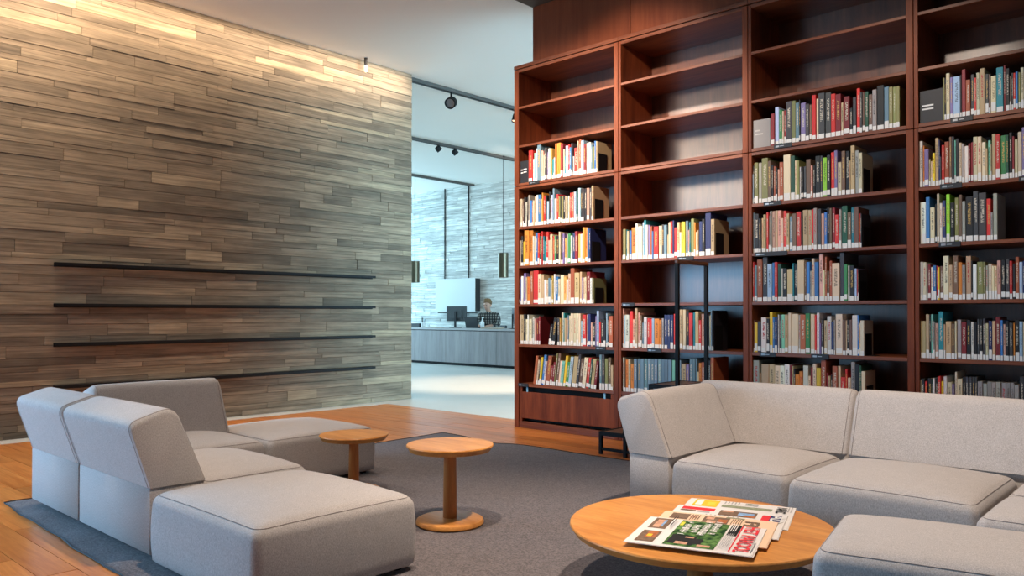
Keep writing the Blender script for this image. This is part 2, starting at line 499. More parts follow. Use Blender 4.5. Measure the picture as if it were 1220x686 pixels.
# wood bulkhead above the bookcase
wall_bulk = structure('wall_bulkhead', (lambda q: (q.box(-5.47, 4.0, 6.32, 6.76, 3.835, 4.44), q)[1])(MB()), M['case_panel'])
for k, (xa, xb) in enumerate(((-5.49, -4.262), (-4.256, -3.03), (-3.024, -1.79), (-1.784, -0.5), (-0.494, 0.9))):
    q = MB(); q.cbox(xa, xb, 6.295, 6.325, 3.834, 4.438, 0.002); q.build('panel', M['case_panel'], wall_bulk)

# ------------------------------------------------------------------ bookcase: four bays of an upper and a lower cabinet
YF = 6.214          # front plane
DEPTH = 0.56
BAYS = ((-5.685, -4.3435), (-4.3435, -3.028), (-3.028, -1.742), (-1.742, -0.455))
BAYNAME = ('leftmost', 'second', 'third', 'rightmost')
SHELF_Z = {3: 2.577, 4: 2.116, 5: 1.704, 6: 1.298, 7: 0.879, 8: 0.465}

def part_box(name, parent, mat, x0, x1, y0, y1, z0, z1, c=0.002):
    q = MB(); q.cbox(x0, x1, y0, y1, z0, z1, c); return q.build(name, mat, parent)

def unit_case(parent, bx, z0, z1, shelves, first, top_rail):
    """Side panels, top, bottom, back and shelves; coordinates relative to the unit's base."""
    x0, x1 = bx
    base = parent.location
    X = lambda v: v - base.x
    Z = lambda v: v - base.z
    yf, yb = 0.0, DEPTH
    xl = x0 + (0.067 if first else 0.031)       # inner faces
    xr = x1 - 0.050
    part_box('side_panel', parent, M['case_v'], X(x0 + 0.0025), X(xl), yf, yb, Z(z0), Z(z1))
    part_box('side_panel', parent, M['case_v'], X(xr), X(x1 - 0.0025), yf, yb, Z(z0), Z(z1))
    part_box('back_panel', parent, M['case_back'], X(xl), X(xr), yb - 0.02, yb, Z(z0), Z(z1))
    for sz, th in shelves:
        part_box('shelf', parent, M['case_h'], X(xl), X(xr), yf, yb - 0.02, Z(sz - th), Z(sz))
    return xl, xr

ORD = ('first', 'second', 'third', 'fourth', 'fifth', 'sixth', 'seventh', 'eighth', 'ninth', 'tenth',
       'eleventh', 'twelfth', 'thirteenth', 'fourteenth', 'fifteenth', 'sixteenth', 'seventeenth', 'eighteenth', 'nineteenth', 'twentieth')
TENS = {20: 'twenty', 30: 'thirty', 40: 'forty'}
def ordinal(n):
    if n <= 20: return ORD[n - 1]
    t = n // 10 * 10
    if n == t: return TENS[t][:-1] + 'ieth'
    return TENS[t] + '-' + ORD[n - t - 1]

UPLAB = ('dark wood upper bookcase unit with a black sign, beside the hall opening',
         'dark wood upper bookcase unit with all three of its shelves empty',
         'dark wood upper bookcase unit holding the small grey sign on its bottom shelf',
         'dark wood upper bookcase unit furthest right, holding a black sign on its bottom shelf')
LOLAB = ('dark wood lower bookcase unit with slotted drawer, full of books, beside the hall opening',
         'dark wood lower bookcase unit directly behind the black step ladder',
         'dark wood lower bookcase unit behind the corner of the grey sofa',
         'dark wood lower bookcase unit furthest right, behind the sofa')
UPPER = []; LOWER = []
for k, bx in enumerate(BAYS):
    u = thing('bookcase', UPLAB[k], 'bookcase', (bx[0], YF, 2.549), 0, 'upper bookcase units')
    UPPER.append(u)
    unit_case(u, bx, 2.549, 3.786, ((3.786, 0.031), (3.388, 0.024), (2.979, 0.024), (2.577, 0.028)), k == 0, True)
    part_box('cornice', u, M['case_h'], 0.001, bx[1] - bx[0] - 0.001, -0.004, DEPTH, 3.794 - 2.549, 3.83 - 2.549)
    part_box('gap_shade_strip', u, M['gap_shade'], 0.02, bx[1] - bx[0] - 0.02, 0.015, DEPTH - 0.01, 3.786 - 2.549, 3.794 - 2.549, 0.0005)  # dark strip standing in for shade in the groove under the cornice
    w = thing('bookcase', LOLAB[k], 'bookcase', (bx[0], YF, 0.0), 0, 'lower bookcase units')
    LOWER.append(w)
    xl, xr = unit_case(w, bx, 0.0, 2.543, ((2.543, 0.026), (2.116, 0.028), (1.704, 0.026), (1.298, 0.026), (0.879, 0.028), (0.465, 0.030)), k == 0, False)
    x0 = bx[0]
    part_box('gap_shade_strip', w, M['gap_shade'], 0.02, bx[1] - x0 - 0.02, 0.015, DEPTH - 0.01, 2.543, 2.549, 0.0005)
    a, c = xl - x0, xr - x0
    part_box('plinth', w, M['case_h'], a, c, 0.006, 0.05, 0.0, 0.068)
    part_box('drawer_box', w, M['gap_shade'], a, c, 0.09, 0.50, 0.07, 0.434)  # near-black so the drawer slots look shaded inside
    d = part_box('drawer_front', w, M['case_v'], a + 0.004, c - 0.004, 0.006, 0.03, 0.104, 0.380)
    for sa, sb in ((a + 0.004, a + 0.045), (c - 0.045, c - 0.004)):
        part_box('corner_block', d, M['case_v'], sa, sb, 0.006, 0.03, 0.381, 0.435)
        part_box('corner_block', d, M['case_v'], sa, sb, 0.006, 0.03, 0.069, 0.103)
    for sx in (a + 0.10, c - 0.13):
        part_box('slot_light_strip', d, M['pale_blue'], sx, sx + 0.022, 0.010, 0.016, 0.378, 0.434, 0.0005)  # blue strip painted as light showing through the slot
part_box('end_panel', UPPER[0], M['case_v'], -0.034, 0.0, 0.10, DEPTH, 0.0, 3.70 - 2.549)
part_box('end_panel', LOWER[0], M['case_v'], -0.034, 0.0, 0.10, DEPTH, 0.045, 2.549)

# black label holders clipped on shelf edges (bay, shelf row, x range)
for k, rw, xa, xb in ((0, 3, -5.47, -5.33), (0, 7, -4.61, -4.49), (0, 8, -5.62, -5.48), (1, 5, -3.70, -3.54), (1, 6, -4.30, -4.16), (1, 7, -4.02, -3.87),
                      (2, 3, -2.80, -2.65), (2, 4, -2.89, -2.74), (2, 5, -2.97, -2.69), (2, 7, -2.93, -2.79), (2, 7, -2.50, -2.36),
                      (3, 3, -1.50, -1.36), (3, 4, -1.57, -1.43), (3, 4, -1.09, -0.93), (3, 5, -1.58, -1.44)):
    pu = UPPER[k] if rw == 3 else LOWER[k]
    bl = pu.location
    q = MB(); zt = SHELF_Z[rw] - bl.z
    q.cbox(xa - bl.x, xb - bl.x, -0.007, 0.0, zt - 0.032, zt + 0.004, 0.001)
    q.box(xa - bl.x + 0.015, xa - bl.x + 0.045, -0.0076, -0.007, zt - 0.022, zt - 0.008, 1)
    q.box(xa - bl.x + 0.052, xa - bl.x + 0.085, -0.0076, -0.007, zt - 0.018, zt - 0.012, 1)
    q.build('label_holder', [M['plastic'], M['steel']], pu)

# ------------------------------------------------------------------ books
PAL = {'r': ('red', (0.62, 0.035, 0.030)), 'R': ('maroon', (0.24, 0.022, 0.028)), 'o': ('orange', (0.74, 0.25, 0.035)), 'y': ('yellow', (0.85, 0.58, 0.04)),
       'Y': ('ochre', (0.55, 0.34, 0.09)), 'c': ('cream', (0.70, 0.58, 0.40)), 'w': ('white', (0.76, 0.73, 0.66)), 't': ('tan', (0.52, 0.38, 0.21)),
       'b': ('blue', (0.05, 0.19, 0.48)), 'B': ('navy', (0.025, 0.038, 0.13)), 'l': ('light blue', (0.36, 0.50, 0.66)), 'T': ('teal', (0.02, 0.22, 0.27)),
       'g': ('green', (0.05, 0.24, 0.08)), 'G': ('dark green', (0.02, 0.085, 0.05)), 'L': ('lime green', (0.30, 0.66, 0.05)), 'k': ('black', (0.017, 0.016, 0.018)),
       'K': ('charcoal', (0.055, 0.055, 0.060)), 'e': ('grey', (0.36, 0.34, 0.31)), 'n': ('brown', (0.17, 0.10, 0.065)), 'p': ('pink', (0.68, 0.36, 0.28)),
       'v': ('lilac', (0.22, 0.17, 0.36)), 'O': ('olive', (0.24, 0.24, 0.09)), 'm': ('mint', (0.22, 0.55, 0.43)), 's': ('slate blue', (0.15, 0.25, 0.32)),
       'd': ('rust', (0.40, 0.105, 0.045))}
def book_mat():
    m, nt, b = node_mat('book_cover', 0.5, 0.4)
    at = nt.nodes.new('ShaderNodeAttribute'); at.attribute_name = 'cover'
    a2 = nt.nodes.new('ShaderNodeAttribute'); a2.attribute_name = 'ink'
    uv = nt.nodes.new('ShaderNodeUVMap')
    # lettering-like flecks on the spine: u across, v along, seed in u's whole part
    mp = N(nt, 'ShaderNodeMapping'); mp.inputs['Scale'].default_value = (2.6, 62.0, 1.0)
    L(nt, uv.outputs['UV'], mp.inputs['Vector'])
    nz = N(nt, 'ShaderNodeTexNoise', Scale=1.0, Detail=1)
    L(nt, mp.outputs['Vector'], nz.inputs['Vector'])
    gt = N(nt, 'ShaderNodeMath', op='GREATER_THAN'); gt.inputs[1].default_value = 0.50
    L(nt, nz.outputs['Fac'], gt.inputs[0])
    sp = nt.nodes.new('ShaderNodeSeparateXYZ'); L(nt, uv.outputs['UV'], sp.inputs['Vector'])
    fr = N(nt, 'ShaderNodeMath', op='FRACT'); L(nt, sp.outputs['X'], fr.inputs[0])
    d1 = N(nt, 'ShaderNodeMath', op='COMPARE'); d1.inputs[1].default_value = 0.5; d1.inputs[2].default_value = 0.19
    L(nt, fr.outputs['Value'], d1.inputs[0])
    d2 = N(nt, 'ShaderNodeMath', op='COMPARE'); d2.inputs[1].default_value = 0.62; d2.inputs[2].default_value = 0.24
    L(nt, sp.outputs['Y'], d2.inputs[0])
    m1 = N(nt, 'ShaderNodeMath', op='MULTIPLY'); L(nt, d1.outputs['Value'], m1.inputs[0]); L(nt, d2.outputs['Value'], m1.inputs[1])
    m2 = N(nt, 'ShaderNodeMath', op='MULTIPLY'); L(nt, m1.outputs['Value'], m2.inputs[0]); L(nt, gt.outputs['Value'], m2.inputs[1])
    mx = N(nt, 'ShaderNodeMix', dt='RGBA')
    L(nt, m2.outputs['Value'], mx.inputs['Factor']); L(nt, at.outputs['Color'], mx.inputs['A']); L(nt, a2.outputs['Color'], mx.inputs['B'])
    L(nt, mx.outputs['Result'], b.inputs['Base Color'])
    return m
M['book'] = book_mat()

def book_geo(w, h, d, r):
    """Boards, spine and recessed page block; origin at the lower left corner of the spine. Returns verts, faces, mats."""
    q = MB(); t = min(0.0035, w * 0.18); o = 0.004 if w > 0.014 else 0.002
    s = min(0.003, w * 0.2)
    # spine with softened edges, then two boards
    pts = [(0, s), (s, 0), (w - s, 0), (w, s), (w, d), (w - t, d), (w - t, 0.006), (t, 0.006), (t, d), (0, d)]
    n = len(pts)
    vs = [(x, y, 0) for x, y in pts] + [(x, y, h) for x, y in pts]
    fs = [(i, (i + 1) % n, n + (i + 1) % n, n + i) for i in range(n)]
    for z in (0, n):
        cap = [(0, 1, 7, 8), (8, 9, 0), (1, 2, 6, 7), (2, 3, 6), (3, 4, 5, 6)]
        cap = [(0, 1, 7), (0, 7, 8, 9), (1, 2, 6, 7), (2, 3, 6), (3, 4, 5, 6)]
        for c in cap: fs.append(tuple(i + z for i in (c if z else reversed(c))))
    q.add(vs, fs, 0)
    q.box(t, w - t, 0.006, d - 0.004, o, h - o, 1)
    return q

def book_attrs(me, faces_cover, col, ink, seed, w, h, spine_faces):
    pass

ROWS = {
'A3':'r-5489,55,330 *w-5434,15,238 *m-5420,28,297 *w-5392,18,340 s-5373,51,374 *p-5323,28,309 *c-5295,20,260 *K-5275,31,329 *v-5244,14,285 *w-5230,29,319 *Y-5201,23,315 *T-5177,23,203 *l-5154,17,218 *o-5136,22,355 *o-5114,23,355 o-5091,30,357 R-5061,31,344 *c-5030,17,282 *T-5013,17,209 l-4996,32,312 *r-4964,20,322 *b-4944,22,288 *K-4922,19,329 *w-4903,17,194 r-4886,39,274 *p-4847,17,340 d-4830,28,350 l-4803,36,337 *R-4767,29,297 *c-4737,27,301 *w-4710,27,306 *s-4683,21,277 *O-4662,21,256 *b-4640,19,309 *t-4621,16,304',
'A4':'*b-5639,16,295 *c-5623,21,296 *c-5602,21,297 *n-5580,16,266 *k-5564,31,310 *w-5533,16,257 *k-5517,15,306 *e-5502,25,327 *b-5477,28,269 *d-5449,15,244 *c-5434,24,265 *t-5410,24,304 *w-5386,21,316 b-5365,37,317 *t-5328,17,269 *o-5311,19,331 *r-5292,29,292 *k-5263,21,303 *l-5242,24,238 *k-5219,18,331 *e-5201,14,266 *l-5187,18,296 *s-5169,23,361 *w-5146,29,255 *r-5117,27,297 *O-5090,23,272 *k-5067,17,275 *O-5050,23,270 *k-5027,25,270 *c-5002,12,268 *k-4990,25,267 *c-4965,20,264 *r-4945,22,293 *d-4922,25,295 *l-4897,28,297 *s-4870,14,296 *G-4855,15,315 l-4840,31,330 *k-4809,22,323 *K-4787,22,321 k-4765,30,318 p-4735,32,319 *K-4702,29,316 *t-4673,24,334',
'A5':'*e-5639,16,270 *c-5623,21,268 *k-5602,29,314 *y-5573,19,256 o-5554,64,370 o-5490,53,365 *w-5437,21,303 *c-5416,21,302 b-5396,31,337 *r-5364,24,330 *G-5340,26,296 *r-5314,18,345 *T-5296,18,294 *T-5278,21,242 r-5257,32,336 *p-5225,27,248 *c-5198,32,305 *r-5166,23,285 *g-5143,26,288 *k-5117,32,286 *c-5085,23,324 *k-5062,29,300 *v-5033,25,303 *Y-5008,20,252 *e-4988,23,295 g-4965,34,298 *w-4931,22,274 B-4909,33,303 R-4876,35,314 *Y-4840,33,285 *w-4807,25,283 o-4782,29,347 o-4752,30,344 *b-4722,19,334 *B-4703,18,330',
'A6':'*R-5646,23,288 *p-5623,15,288 *b-5608,13,269 *w-5595,31,296 *v-5564,31,327 *c-5533,19,285 o-5515,41,288 d-5474,42,343 r-5432,70,350 c-5362,42,311 t-5320,36,301 *w-5284,30,250 *c-5255,26,244 *s-5229,33,266 *w-5196,18,243 *Y-5178,23,287 *w-5155,21,304 b-5134,37,277 *c-5097,29,253 c-5068,46,292 Y-5022,36,273 *w-4986,23,246 *c-4963,31,302 d-4932,50,354 t-4882,61,308 *t-4821,24,315 *v-4797,20,258 *c-4777,22,257 *c-4755,22,261 R-4733,43,312 *w-4690,27,250 *O-4663,18,249',
'A7':'*c-5636,34,309 t-5602,37,309 *k-5564,31,313 *c-5533,25,262 *w-5508,18,309 *c-5490,37,263 *e-5453,18,267 *w-5435,21,286 *p-5414,28,268 *R-5386,27,272 *R-5360,24,291 *k/-5208,35,210 k/-5173,47,278 *K-5101,26,273 *Y-5074,21,274 *c-5053,25,331 *T-5028,17,327 *t-5011,28,274 *p-4983,11,278 *s-4972,17,305 *c-4955,22,300 c-4932,36,323 c-4897,36,323 c-4861,32,323 *c-4829,24,321 *l-4805,22,248 r-4783,47,310 *e-4736,15,314 B-4721,36,318 *p-4685,21,232 *k-4664,32,228 *v-4632,18,297 l-4614,30,348 *r-4584,21,241 k-4563,37,267 *k-4527,26,259 *l-4500,16,323 *K-4485,18,301 d-4467,47,297',
'A8':'d/-5411,36,295 *c/-5374,24,255 *k/-5350,22,279 *y/-5329,29,284 b/-5300,36,308 *w/-5265,21,246 d/-5243,53,301 *R/-5190,29,204 *R/-5161,29,241 *O/-5132,21,332 n/-5111,31,332 *c/-5080,29,258 *m/-5052,38,255 *y/-5014,31,309 g/-4983,39,249 l/-4944,39,303 t/-4905,55,305 K/-4849,33,328 n/-4816,44,290 c/-4772,47,301 r/-4726,34,302 *G/-4691,27,286 t/-4665,37,292 *R/-4627,32,272 s-4576,28,338 K-4548,31,339 O-4517,36,302 n-4480,36,312 *t-4444,28,241',
'B5':'*n-4335,18,296 *K-4317,19,293 O-4298,30,293 *T-4268,13,287 *t-4255,22,273 *b-4233,25,276 o-4208,49,302 *w-4159,24,336 c-4135,49,309 *l-4086,17,343 T-4069,23,362 *w-4046,22,316 *v-4024,19,314 *d-4005,24,300 *b-3981,19,254 r-3962,52,293 c-3910,33,297 *K-3878,23,307 s-3855,32,301 *t-3822,14,211 c-3808,25,321 *r-3784,21,328 *B-3763,18,334 *r-3745,27,269 t-3717,27,314 *w-3691,18,222 y-3673,38,314 s-3634,27,320 *p-3608,12,236 *T-3595,14,305 O-3581,32,335 *o-3549,17,301 *c-3532,17,215 *t-3514,13,229 B-3501,34,305 k-3466,28,322 B-3438,55,372 t-3383,35,315',
'B7':'p-4330,37,368 *l-4292,18,305 w-4274,45,310 r-4230,35,343 *p-4195,27,268 t-4168,31,371 *p-4136,21,330 *n-4115,27,306 *s-4088,17,236 w-4071,35,289 *r-4035,29,277 *r-4007,24,273 *l-3983,28,278 o-3955,52,274 *o-3903,25,262 *e-3878,21,278 B-3856,35,310 B-3821,31,310 B-3790,32,310 *r-3758,21,318 *e-3738,23,302 *k-3715,22,310 t-3692,31,357 c-3661,31,357 k-3630,31,342 r-3599,37,326 T-3562,24,330 t-3538,35,338 *r-3503,26,264 p-3477,34,318 k-3443,47,310 *c-3396,13,303 *l-3384,8,349 *k-3375,15,347',
'B8':'w-4330,36,318 *n-4293,20,300 *o-4273,30,301 *c-4243,27,307 *o-4216,36,263 *s-4180,35,311 s-4145,37,313 s-4107,37,314 s-4070,38,316 s-4032,37,317 s-3996,38,316 s-3958,37,318 s-3921,36,317 s-3885,36,319 s-3849,38,318 s-3812,37,318 *m-3774,33,315 *s-3742,27,317 s-3714,32,318 *n-3682,16,290 t-3666,37,287 *v-3629,32,284 *s-3597,28,336 *s-3568,29,338 *s-3539,16,338 *c-3523,21,223 *o-3502,26,303 d-3476,36,309 *s-3440,26,319 *k-3415,25,330 d-3389,33,354',
'C3':'R-2833,31,264 l-2802,34,315 g-2768,29,287 *c-2739,15,272 *R-2724,15,275 K-2708,48,342 O-2660,32,341 s-2628,31,318 *k-2598,11,337 v-2587,41,310 K-2545,31,292 *n-2514,20,282 r-2494,33,354 *c-2461,19,322 K-2443,52,359 K-2390,45,356 r-2345,35,337 R-2310,44,326 *t-2266,19,254 R-2247,46,296 *k-2202,24,200 K-2178,26,280 r-2152,27,344 K-2126,19,308 *n-2106,17,304 G-2089,26,306 n-2063,28,280 e-2035,32,310 k-2003,51,334 s-1952,34,315 O-1918,29,309 O-1889,22,304 O-1867,26,304',
'C4':'*l-3011,14,248 *K-2997,16,320 O-2981,35,341 e-2946,29,337 O-2917,55,370 n-2863,29,340 *k-2833,18,304 *d-2815,19,292 *k-2796,16,280 *p-2781,17,263 d-2764,33,318 c-2731,59,378 G-2672,36,358 *c-2636,14,317 O-2622,25,314 *w-2597,11,260 *k-2586,21,258 *K-2565,22,260 n-2543,38,312 *p-2505,16,257 *k-2489,17,260 k-2472,41,330 K-2432,18,327 L-2413,35,309 k-2378,29,323 r-2349,28,342 v-2321,26,352 c-2295,29,257 n-2266,29,340 k-2236,30,336 *t-2207,10,261 t-2196,32,379 e-2164,28,330 c-2137,28,308',
'C5':'s-3016,33,338 k-2983,39,325 *K-2944,23,283 *t-2921,18,286 t-2903,24,314 *r-2878,18,331 *n-2860,15,301 *e-2845,17,338 p-2828,28,336 t-2800,20,339 p-2780,32,337 *c-2748,18,272 r-2730,25,330 t-2706,24,307 s-2682,24,281 n-2657,34,302 r-2624,38,313 *k-2585,14,306 t-2571,43,322 t-2528,30,319 *r-2498,12,322 e-2486,28,330 K-2458,32,322 p-2426,23,283 b-2403,23,290 k-2380,20,325 n-2360,21,319 R-2339,23,321 r-2317,30,264 e-2287,20,303 G-2267,44,327 n-2223,31,274 T-2192,22,308 n-2171,35,310 *r-2136,9,259 *K-2128,10,258',
'C6':'r-3017,35,332 s-2982,24,302 d-2958,46,349 K-2912,43,366 l-2870,40,311 b-2829,21,319 r-2808,25,323 G-2783,32,308 *w-2752,12,269 k-2740,39,268 t-2701,45,261 *T-2656,12,307 k-2644,29,297 c-2616,57,328 *n-2558,14,308 b-2544,28,312 *e-2516,14,241 c-2502,23,338 b-2479,34,309 p-2444,30,372 *c-2414,18,242 *d-2395,14,347 *n-2382,20,236 d-2362,21,313 c-2341,58,293 K-2282,34,372 g-2249,26,281 *w-2223,15,271 k-2208,35,270 *l-2173,17,246 *r-2155,7,241 *k-2148,6,239',
'C7':'*n-3007,23,264 *y-2984,27,245 K-2957,33,255 w-2924,46,289 k-2878,28,279 y-2850,25,332 *b-2825,17,294 B-2808,25,289 *w-2783,12,313 *K-2771,18,309 m-2753,29,313 t-2724,29,313 c-2694,27,328 c-2667,55,318 *e-2612,16,309 d-2596,44,313 g-2552,38,323 c-2515,35,318 *r-2480,14,309 w-2466,23,327 *v-2443,18,244 *K-2425,17,277 t-2408,25,268 w-2384,35,300 *B-2349,20,259 *e-2329,11,273 c-2318,54,318 n-2265,23,273 *t-2242,12,269 *k-2230,16,273 n-2214,22,273 w-2192,41,309 *b-2151,11,309 *c-2140,11,247 c-2129,29,269',
'C8':'e-3008,67,346 *t-2941,15,241 t-2925,66,316 t-2860,50,318 c-2809,45,311 *w-2765,39,312 w-2725,44,324 *R-2681,16,320 *t-2665,13,312 *k-2653,14,289 *o-2638,34,247 *o-2605,29,272 w-2576,43,321 *c-2534,19,239 *R-2515,19,309 *c-2496,28,338 *y-2468,37,307 d-2431,41,369 *R-2390,11,269 *t-2379,21,247 *k-2358,16,257 d-2342,42,327 *c-2300,22,328 *r-2278,34,244 *r-2244,18,308 *c-2226,24,242 *e-2202,31,364 k-2172,33,347 *G-2139,15,340 *c-2124,30,296',
'D3':'*O-1554,11,305 *k-1543,11,299 c-1532,25,330 v-1507,19,298 l-1488,45,298 *k-1443,10,303 R-1432,25,337 d-1408,30,259 K-1377,21,292 *r-1356,15,264 c-1341,21,295 t-1320,31,320 K-1289,22,277 *n-1267,13,270 c-1254,33,255 T-1221,43,305 *R-1178,13,312 k-1165,23,288 *n-1142,9,235 *K-1133,13,253 *r-1121,13,250 *b-1108,15,254 *O-1092,13,248 *c-1079,20,277 *b-1059,17,270 *k-1043,17,254',
'D4':'w-1708,22,334 *o-1687,11,300 v-1676,30,272 *t-1646,12,195 *c-1634,11,179 *y-1623,18,237 t-1604,22,341 *B-1582,9,324 *K-1574,10,203 r-1563,19,285 d-1544,30,306 n-1514,17,337 K-1497,16,335 *m-1481,9,309 k-1472,20,317 c-1452,17,286 *e-1435,15,277 w-1420,26,258 *R-1394,14,271 *R-1380,16,279 c-1364,28,314 c-1336,25,310 c-1311,24,269 *t-1287,13,222 m-1274,17,277 *t-1258,7,249 t-1250,23,317 r-1227,27,310 g-1200,33,299 G-1167,17,298 k-1150,20,312 *R-1130,13,283 c-1118,20,261 c-1097,24,307 *v-1073,22,333 *c-1051,22,277',
'D5':'w-1707,39,303 b-1668,27,335 c-1641,31,258 *k-1610,14,281 c-1595,17,353 w-1579,19,285 B-1560,23,300 L-1536,25,343 k-1512,29,282 O-1482,25,314 n-1457,22,332 e-1435,21,285 k-1414,47,313 K-1367,33,346 K-1334,48,332 r-1286,27,287 *e-1260,15,191 e-1245,26,320',
'D6':'w-1710,21,276 c-1689,24,272 *e-1665,9,262 *R-1656,19,255 *w-1637,14,235 b-1624,23,247 *r-1600,10,243 *y-1590,11,233 n-1579,22,239 c-1556,36,311 t-1520,24,246 n-1496,34,311 o-1462,25,262 e-1437,22,242 t-1414,33,304 *k-1381,11,268 w-1370,25,243 O-1345,38,260 *O-1307,14,259 *e-1294,16,233 c-1277,22,245 *c-1256,16,229 *c-1240,16,228 p-1223,23,264 k-1201,27,266 K-1173,24,271 r-1150,17,258 *k-1132,17,239 d-1116,22,284 l-1094,20,249 *B-1074,15,255 *c-1059,25,224',
'D7':'t-1716,43,267 t-1673,23,316 *k-1650,11,312 *m-1639,15,316 *e-1625,13,264 p-1611,22,251 T-1589,32,335 *t-1557,13,245 t-1544,37,265 n-1507,23,249 *c-1484,13,268 e-1471,27,278 R-1445,32,262 k-1413,28,275 w-1385,18,263 k-1367,22,260 *K-1345,14,282 k-1331,19,282 K-1312,18,288 c-1294,18,254 B-1276,22,270 t-1254,20,270 R-1234,28,297 *b-1206,16,276 *p-1190,15,249 k-1176,21,270 K-1155,23,258 *o-1131,10,258 k-1121,26,277 l-1095,21,268 *c-1074,23,265',
'D8':'*c-1718,12,256 *k-1706,26,264 *r-1680,15,246 *k-1664,30,269 *G-1635,8,270 *w-1627,13,271 *k-1613,18,272 *r-1596,21,286 *y-1574,16,252 *w-1558,23,288 *c-1535,31,248 *v-1504,17,237 *c-1486,15,323 *c-1471,33,277 *k-1438,20,291 *K-1419,19,292 *K-1399,19,293 *K-1380,19,294 *K-1361,15,295 *e-1345,31,265 *e-1314,27,252 *e-1287,27,266 *e-1260,27,264 *e-1233,29,266 *e-1204,29,264 *e-1175,26,266 *e-1149,23,267 *e-1126,28,254 K-1097,28,313',
}
LEAN = R(7.4)
br = random.Random(21)
sticker = MB(); sticker.cbox(0, 1, 0, 1, 0, 1, 0.03)
sticker_mesh = sticker.mesh('spine_label', M['label'])
stuff_v = []; stuff_f = []; stuff_m = []; stuff_c = []; stuff_i = []; stuff_uv = []
LIGHT = set('wctyYlpmoLe')
ROWWORD = {3: 'third', 4: 'fourth', 5: 'fifth', 6: 'sixth', 7: 'seventh', 8: 'lowest'}
LASTX = {}

def set_attrs(me, cols, inks, uvs):
    for nm, data in (('cover', cols), ('ink', inks)):
        a = me.attributes.new(nm, 'FLOAT_COLOR', 'FACE')
        flatd = []
        for c in data: flatd += [c[0], c[1], c[2], 1.0]
        a.data.foreach_set('color', flatd)
    ul = me.uv_layers.new(name='UVMap')
    fl = []
    for u in uvs: fl += [u[0], u[1]]
    ul.data.foreach_set('uv', fl)

for key, txt in ROWS.items():
    bay = 'ABCD'.index(key[0]); rw = int(key[1]); zs = SHELF_Z[rw]
    for n, e in enumerate(txt.split()):
        joined_book = e[0] == '*'
        e = e.lstrip('*')
        code = e[0]; lean = e[1] == '/'
        x, w, h = (int(v) / 1000.0 for v in e[1:].lstrip('/').split(','))
        w = max(0.005, w - 0.0016)
        xl_, xr_ = BAYS[bay][0] + (0.067 if bay == 0 else 0.031) + 0.002, BAYS[bay][1] - 0.052
        if lean: x -= 0.024 if key == 'A8' else 0.016
        if x < xl_: w = max(0.006, w - (xl_ - x)); x = xl_
        if x + w > xr_: w = xr_ - x
        if w < 0.005: continue
        h = min(h, 0.372)
        d = min(0.36, max(0.2, h * br.uniform(0.72, 0.86)))
        cname, c0 = PAL[code]
        j = br.uniform(0.8, 1.2)
        col = tuple(min(0.9, max(0.008, v * j * br.uniform(0.92, 1.08))) for v in c0)
        if code in LIGHT: ink = tuple(v * 0.22 for v in col) if br.random() < 0.8 else (0.45, 0.03, 0.03)
        else: ink = (0.62, 0.56, 0.44) if br.random() < 0.75 else (0.60, 0.38, 0.10)
        if br.random() < 0.35: ink = col
        q = book_geo(w, h, d, br)
        seed = br.randint(0, 60)
        uvs = []; cols = []; inks = []
        band = None
        if br.random() < 0.3 and code not in 'sL': band = (br.uniform(0.35, 0.75), PAL[br.choice('wckrBten')][1])
        for f in q.f:
            cols.append(col); inks.append(ink)
            for vi in f:
                p = q.v[vi]
                onspine = all(q.v[k][1] <= 0.0001 for k in f)
                uvs.append((seed + 0.02 + 0.96 * p[0] / w, p[2] / h) if onspine else (seed + 0.02, 0.02))
        y = YF + 0.012 + br.uniform(0.0, 0.012)
        loc = Vector((x, y, zs + 0.0005 + (w * math.sin(LEAN) if lean else 0)))
        rot = Euler((0, LEAN if lean else 0, 0))
        lh = br.choice((0.034, 0.036, 0.038, 0.038, 0.06)) if not (code == 'r' and br.random() < 0.1) else 0.03
        lab = not (br.random() < 0.04)
        lz = br.choice((0.0, 0.0, 0.001, 0.012)) + 0.001
        if joined_book:
            Mx = Matrix.Translation(loc) @ rot.to_matrix().to_4x4()
            o = len(stuff_v)
            stuff_v += [tuple(Mx @ Vector(p)) for p in q.v]
            stuff_f += [tuple(i + o for i in f) for f in q.f]; stuff_m += q.m
            stuff_c += cols; stuff_i += inks; stuff_uv += uvs
            if lab:
                s = MB(); s.box(w * 0.06, w * 0.94, -0.0012, 0.0, lz, lz + lh, 2, Mx); o = len(stuff_v)
                stuff_v += s.v; stuff_f += [tuple(i + o for i in f) for f in s.f]; stuff_m += s.m
                stuff_c += [(0.8, 0.8, 0.8)] * 6; stuff_i += [(0.8, 0.8, 0.8)] * 6; stuff_uv += [(0.02, 0.02)] * 24
        else:
            me = q.mesh('book', [M['book'], M['page']])
            set_attrs(me, cols, inks, uvs)
            o = link('book', me, None, loc); o.rotation_euler = rot
            size = 'thick ' if w > 0.048 else ('slim ' if w < 0.02 else '')
            tall = 'tall ' if h > 0.335 else ('short ' if h < 0.245 else '')
            tag(o, '%s%s%s book%s, %s from left on %s shelf down, %s bookcase bay' % (
                tall, size, cname, ' leaning over' if lean else '', ordinal(n + 1), ROWWORD[rw] if rw < 8 else 'eighth', BAYNAME[bay]), 'book',
                'books on the %s shelf of the %s bay' % (ROWWORD[rw], BAYNAME[bay]))
            if lab:
                s = link('spine_label', sticker_mesh, o, (w * 0.06, -0.0012, lz)); s.scale = (w * 0.88, 0.0012, lh)
        LASTX[key] = (x + w, y, h, d)
me = bpy.data.meshes.new('books'); me.from_pydata(stuff_v, [], stuff_f)
for mm in ('book', 'page', 'label'): me.materials.append(M[mm])
me.polygons.foreach_set('material_index', stuff_m)
set_attrs(me, stuff_c, stuff_i, stuff_uv)
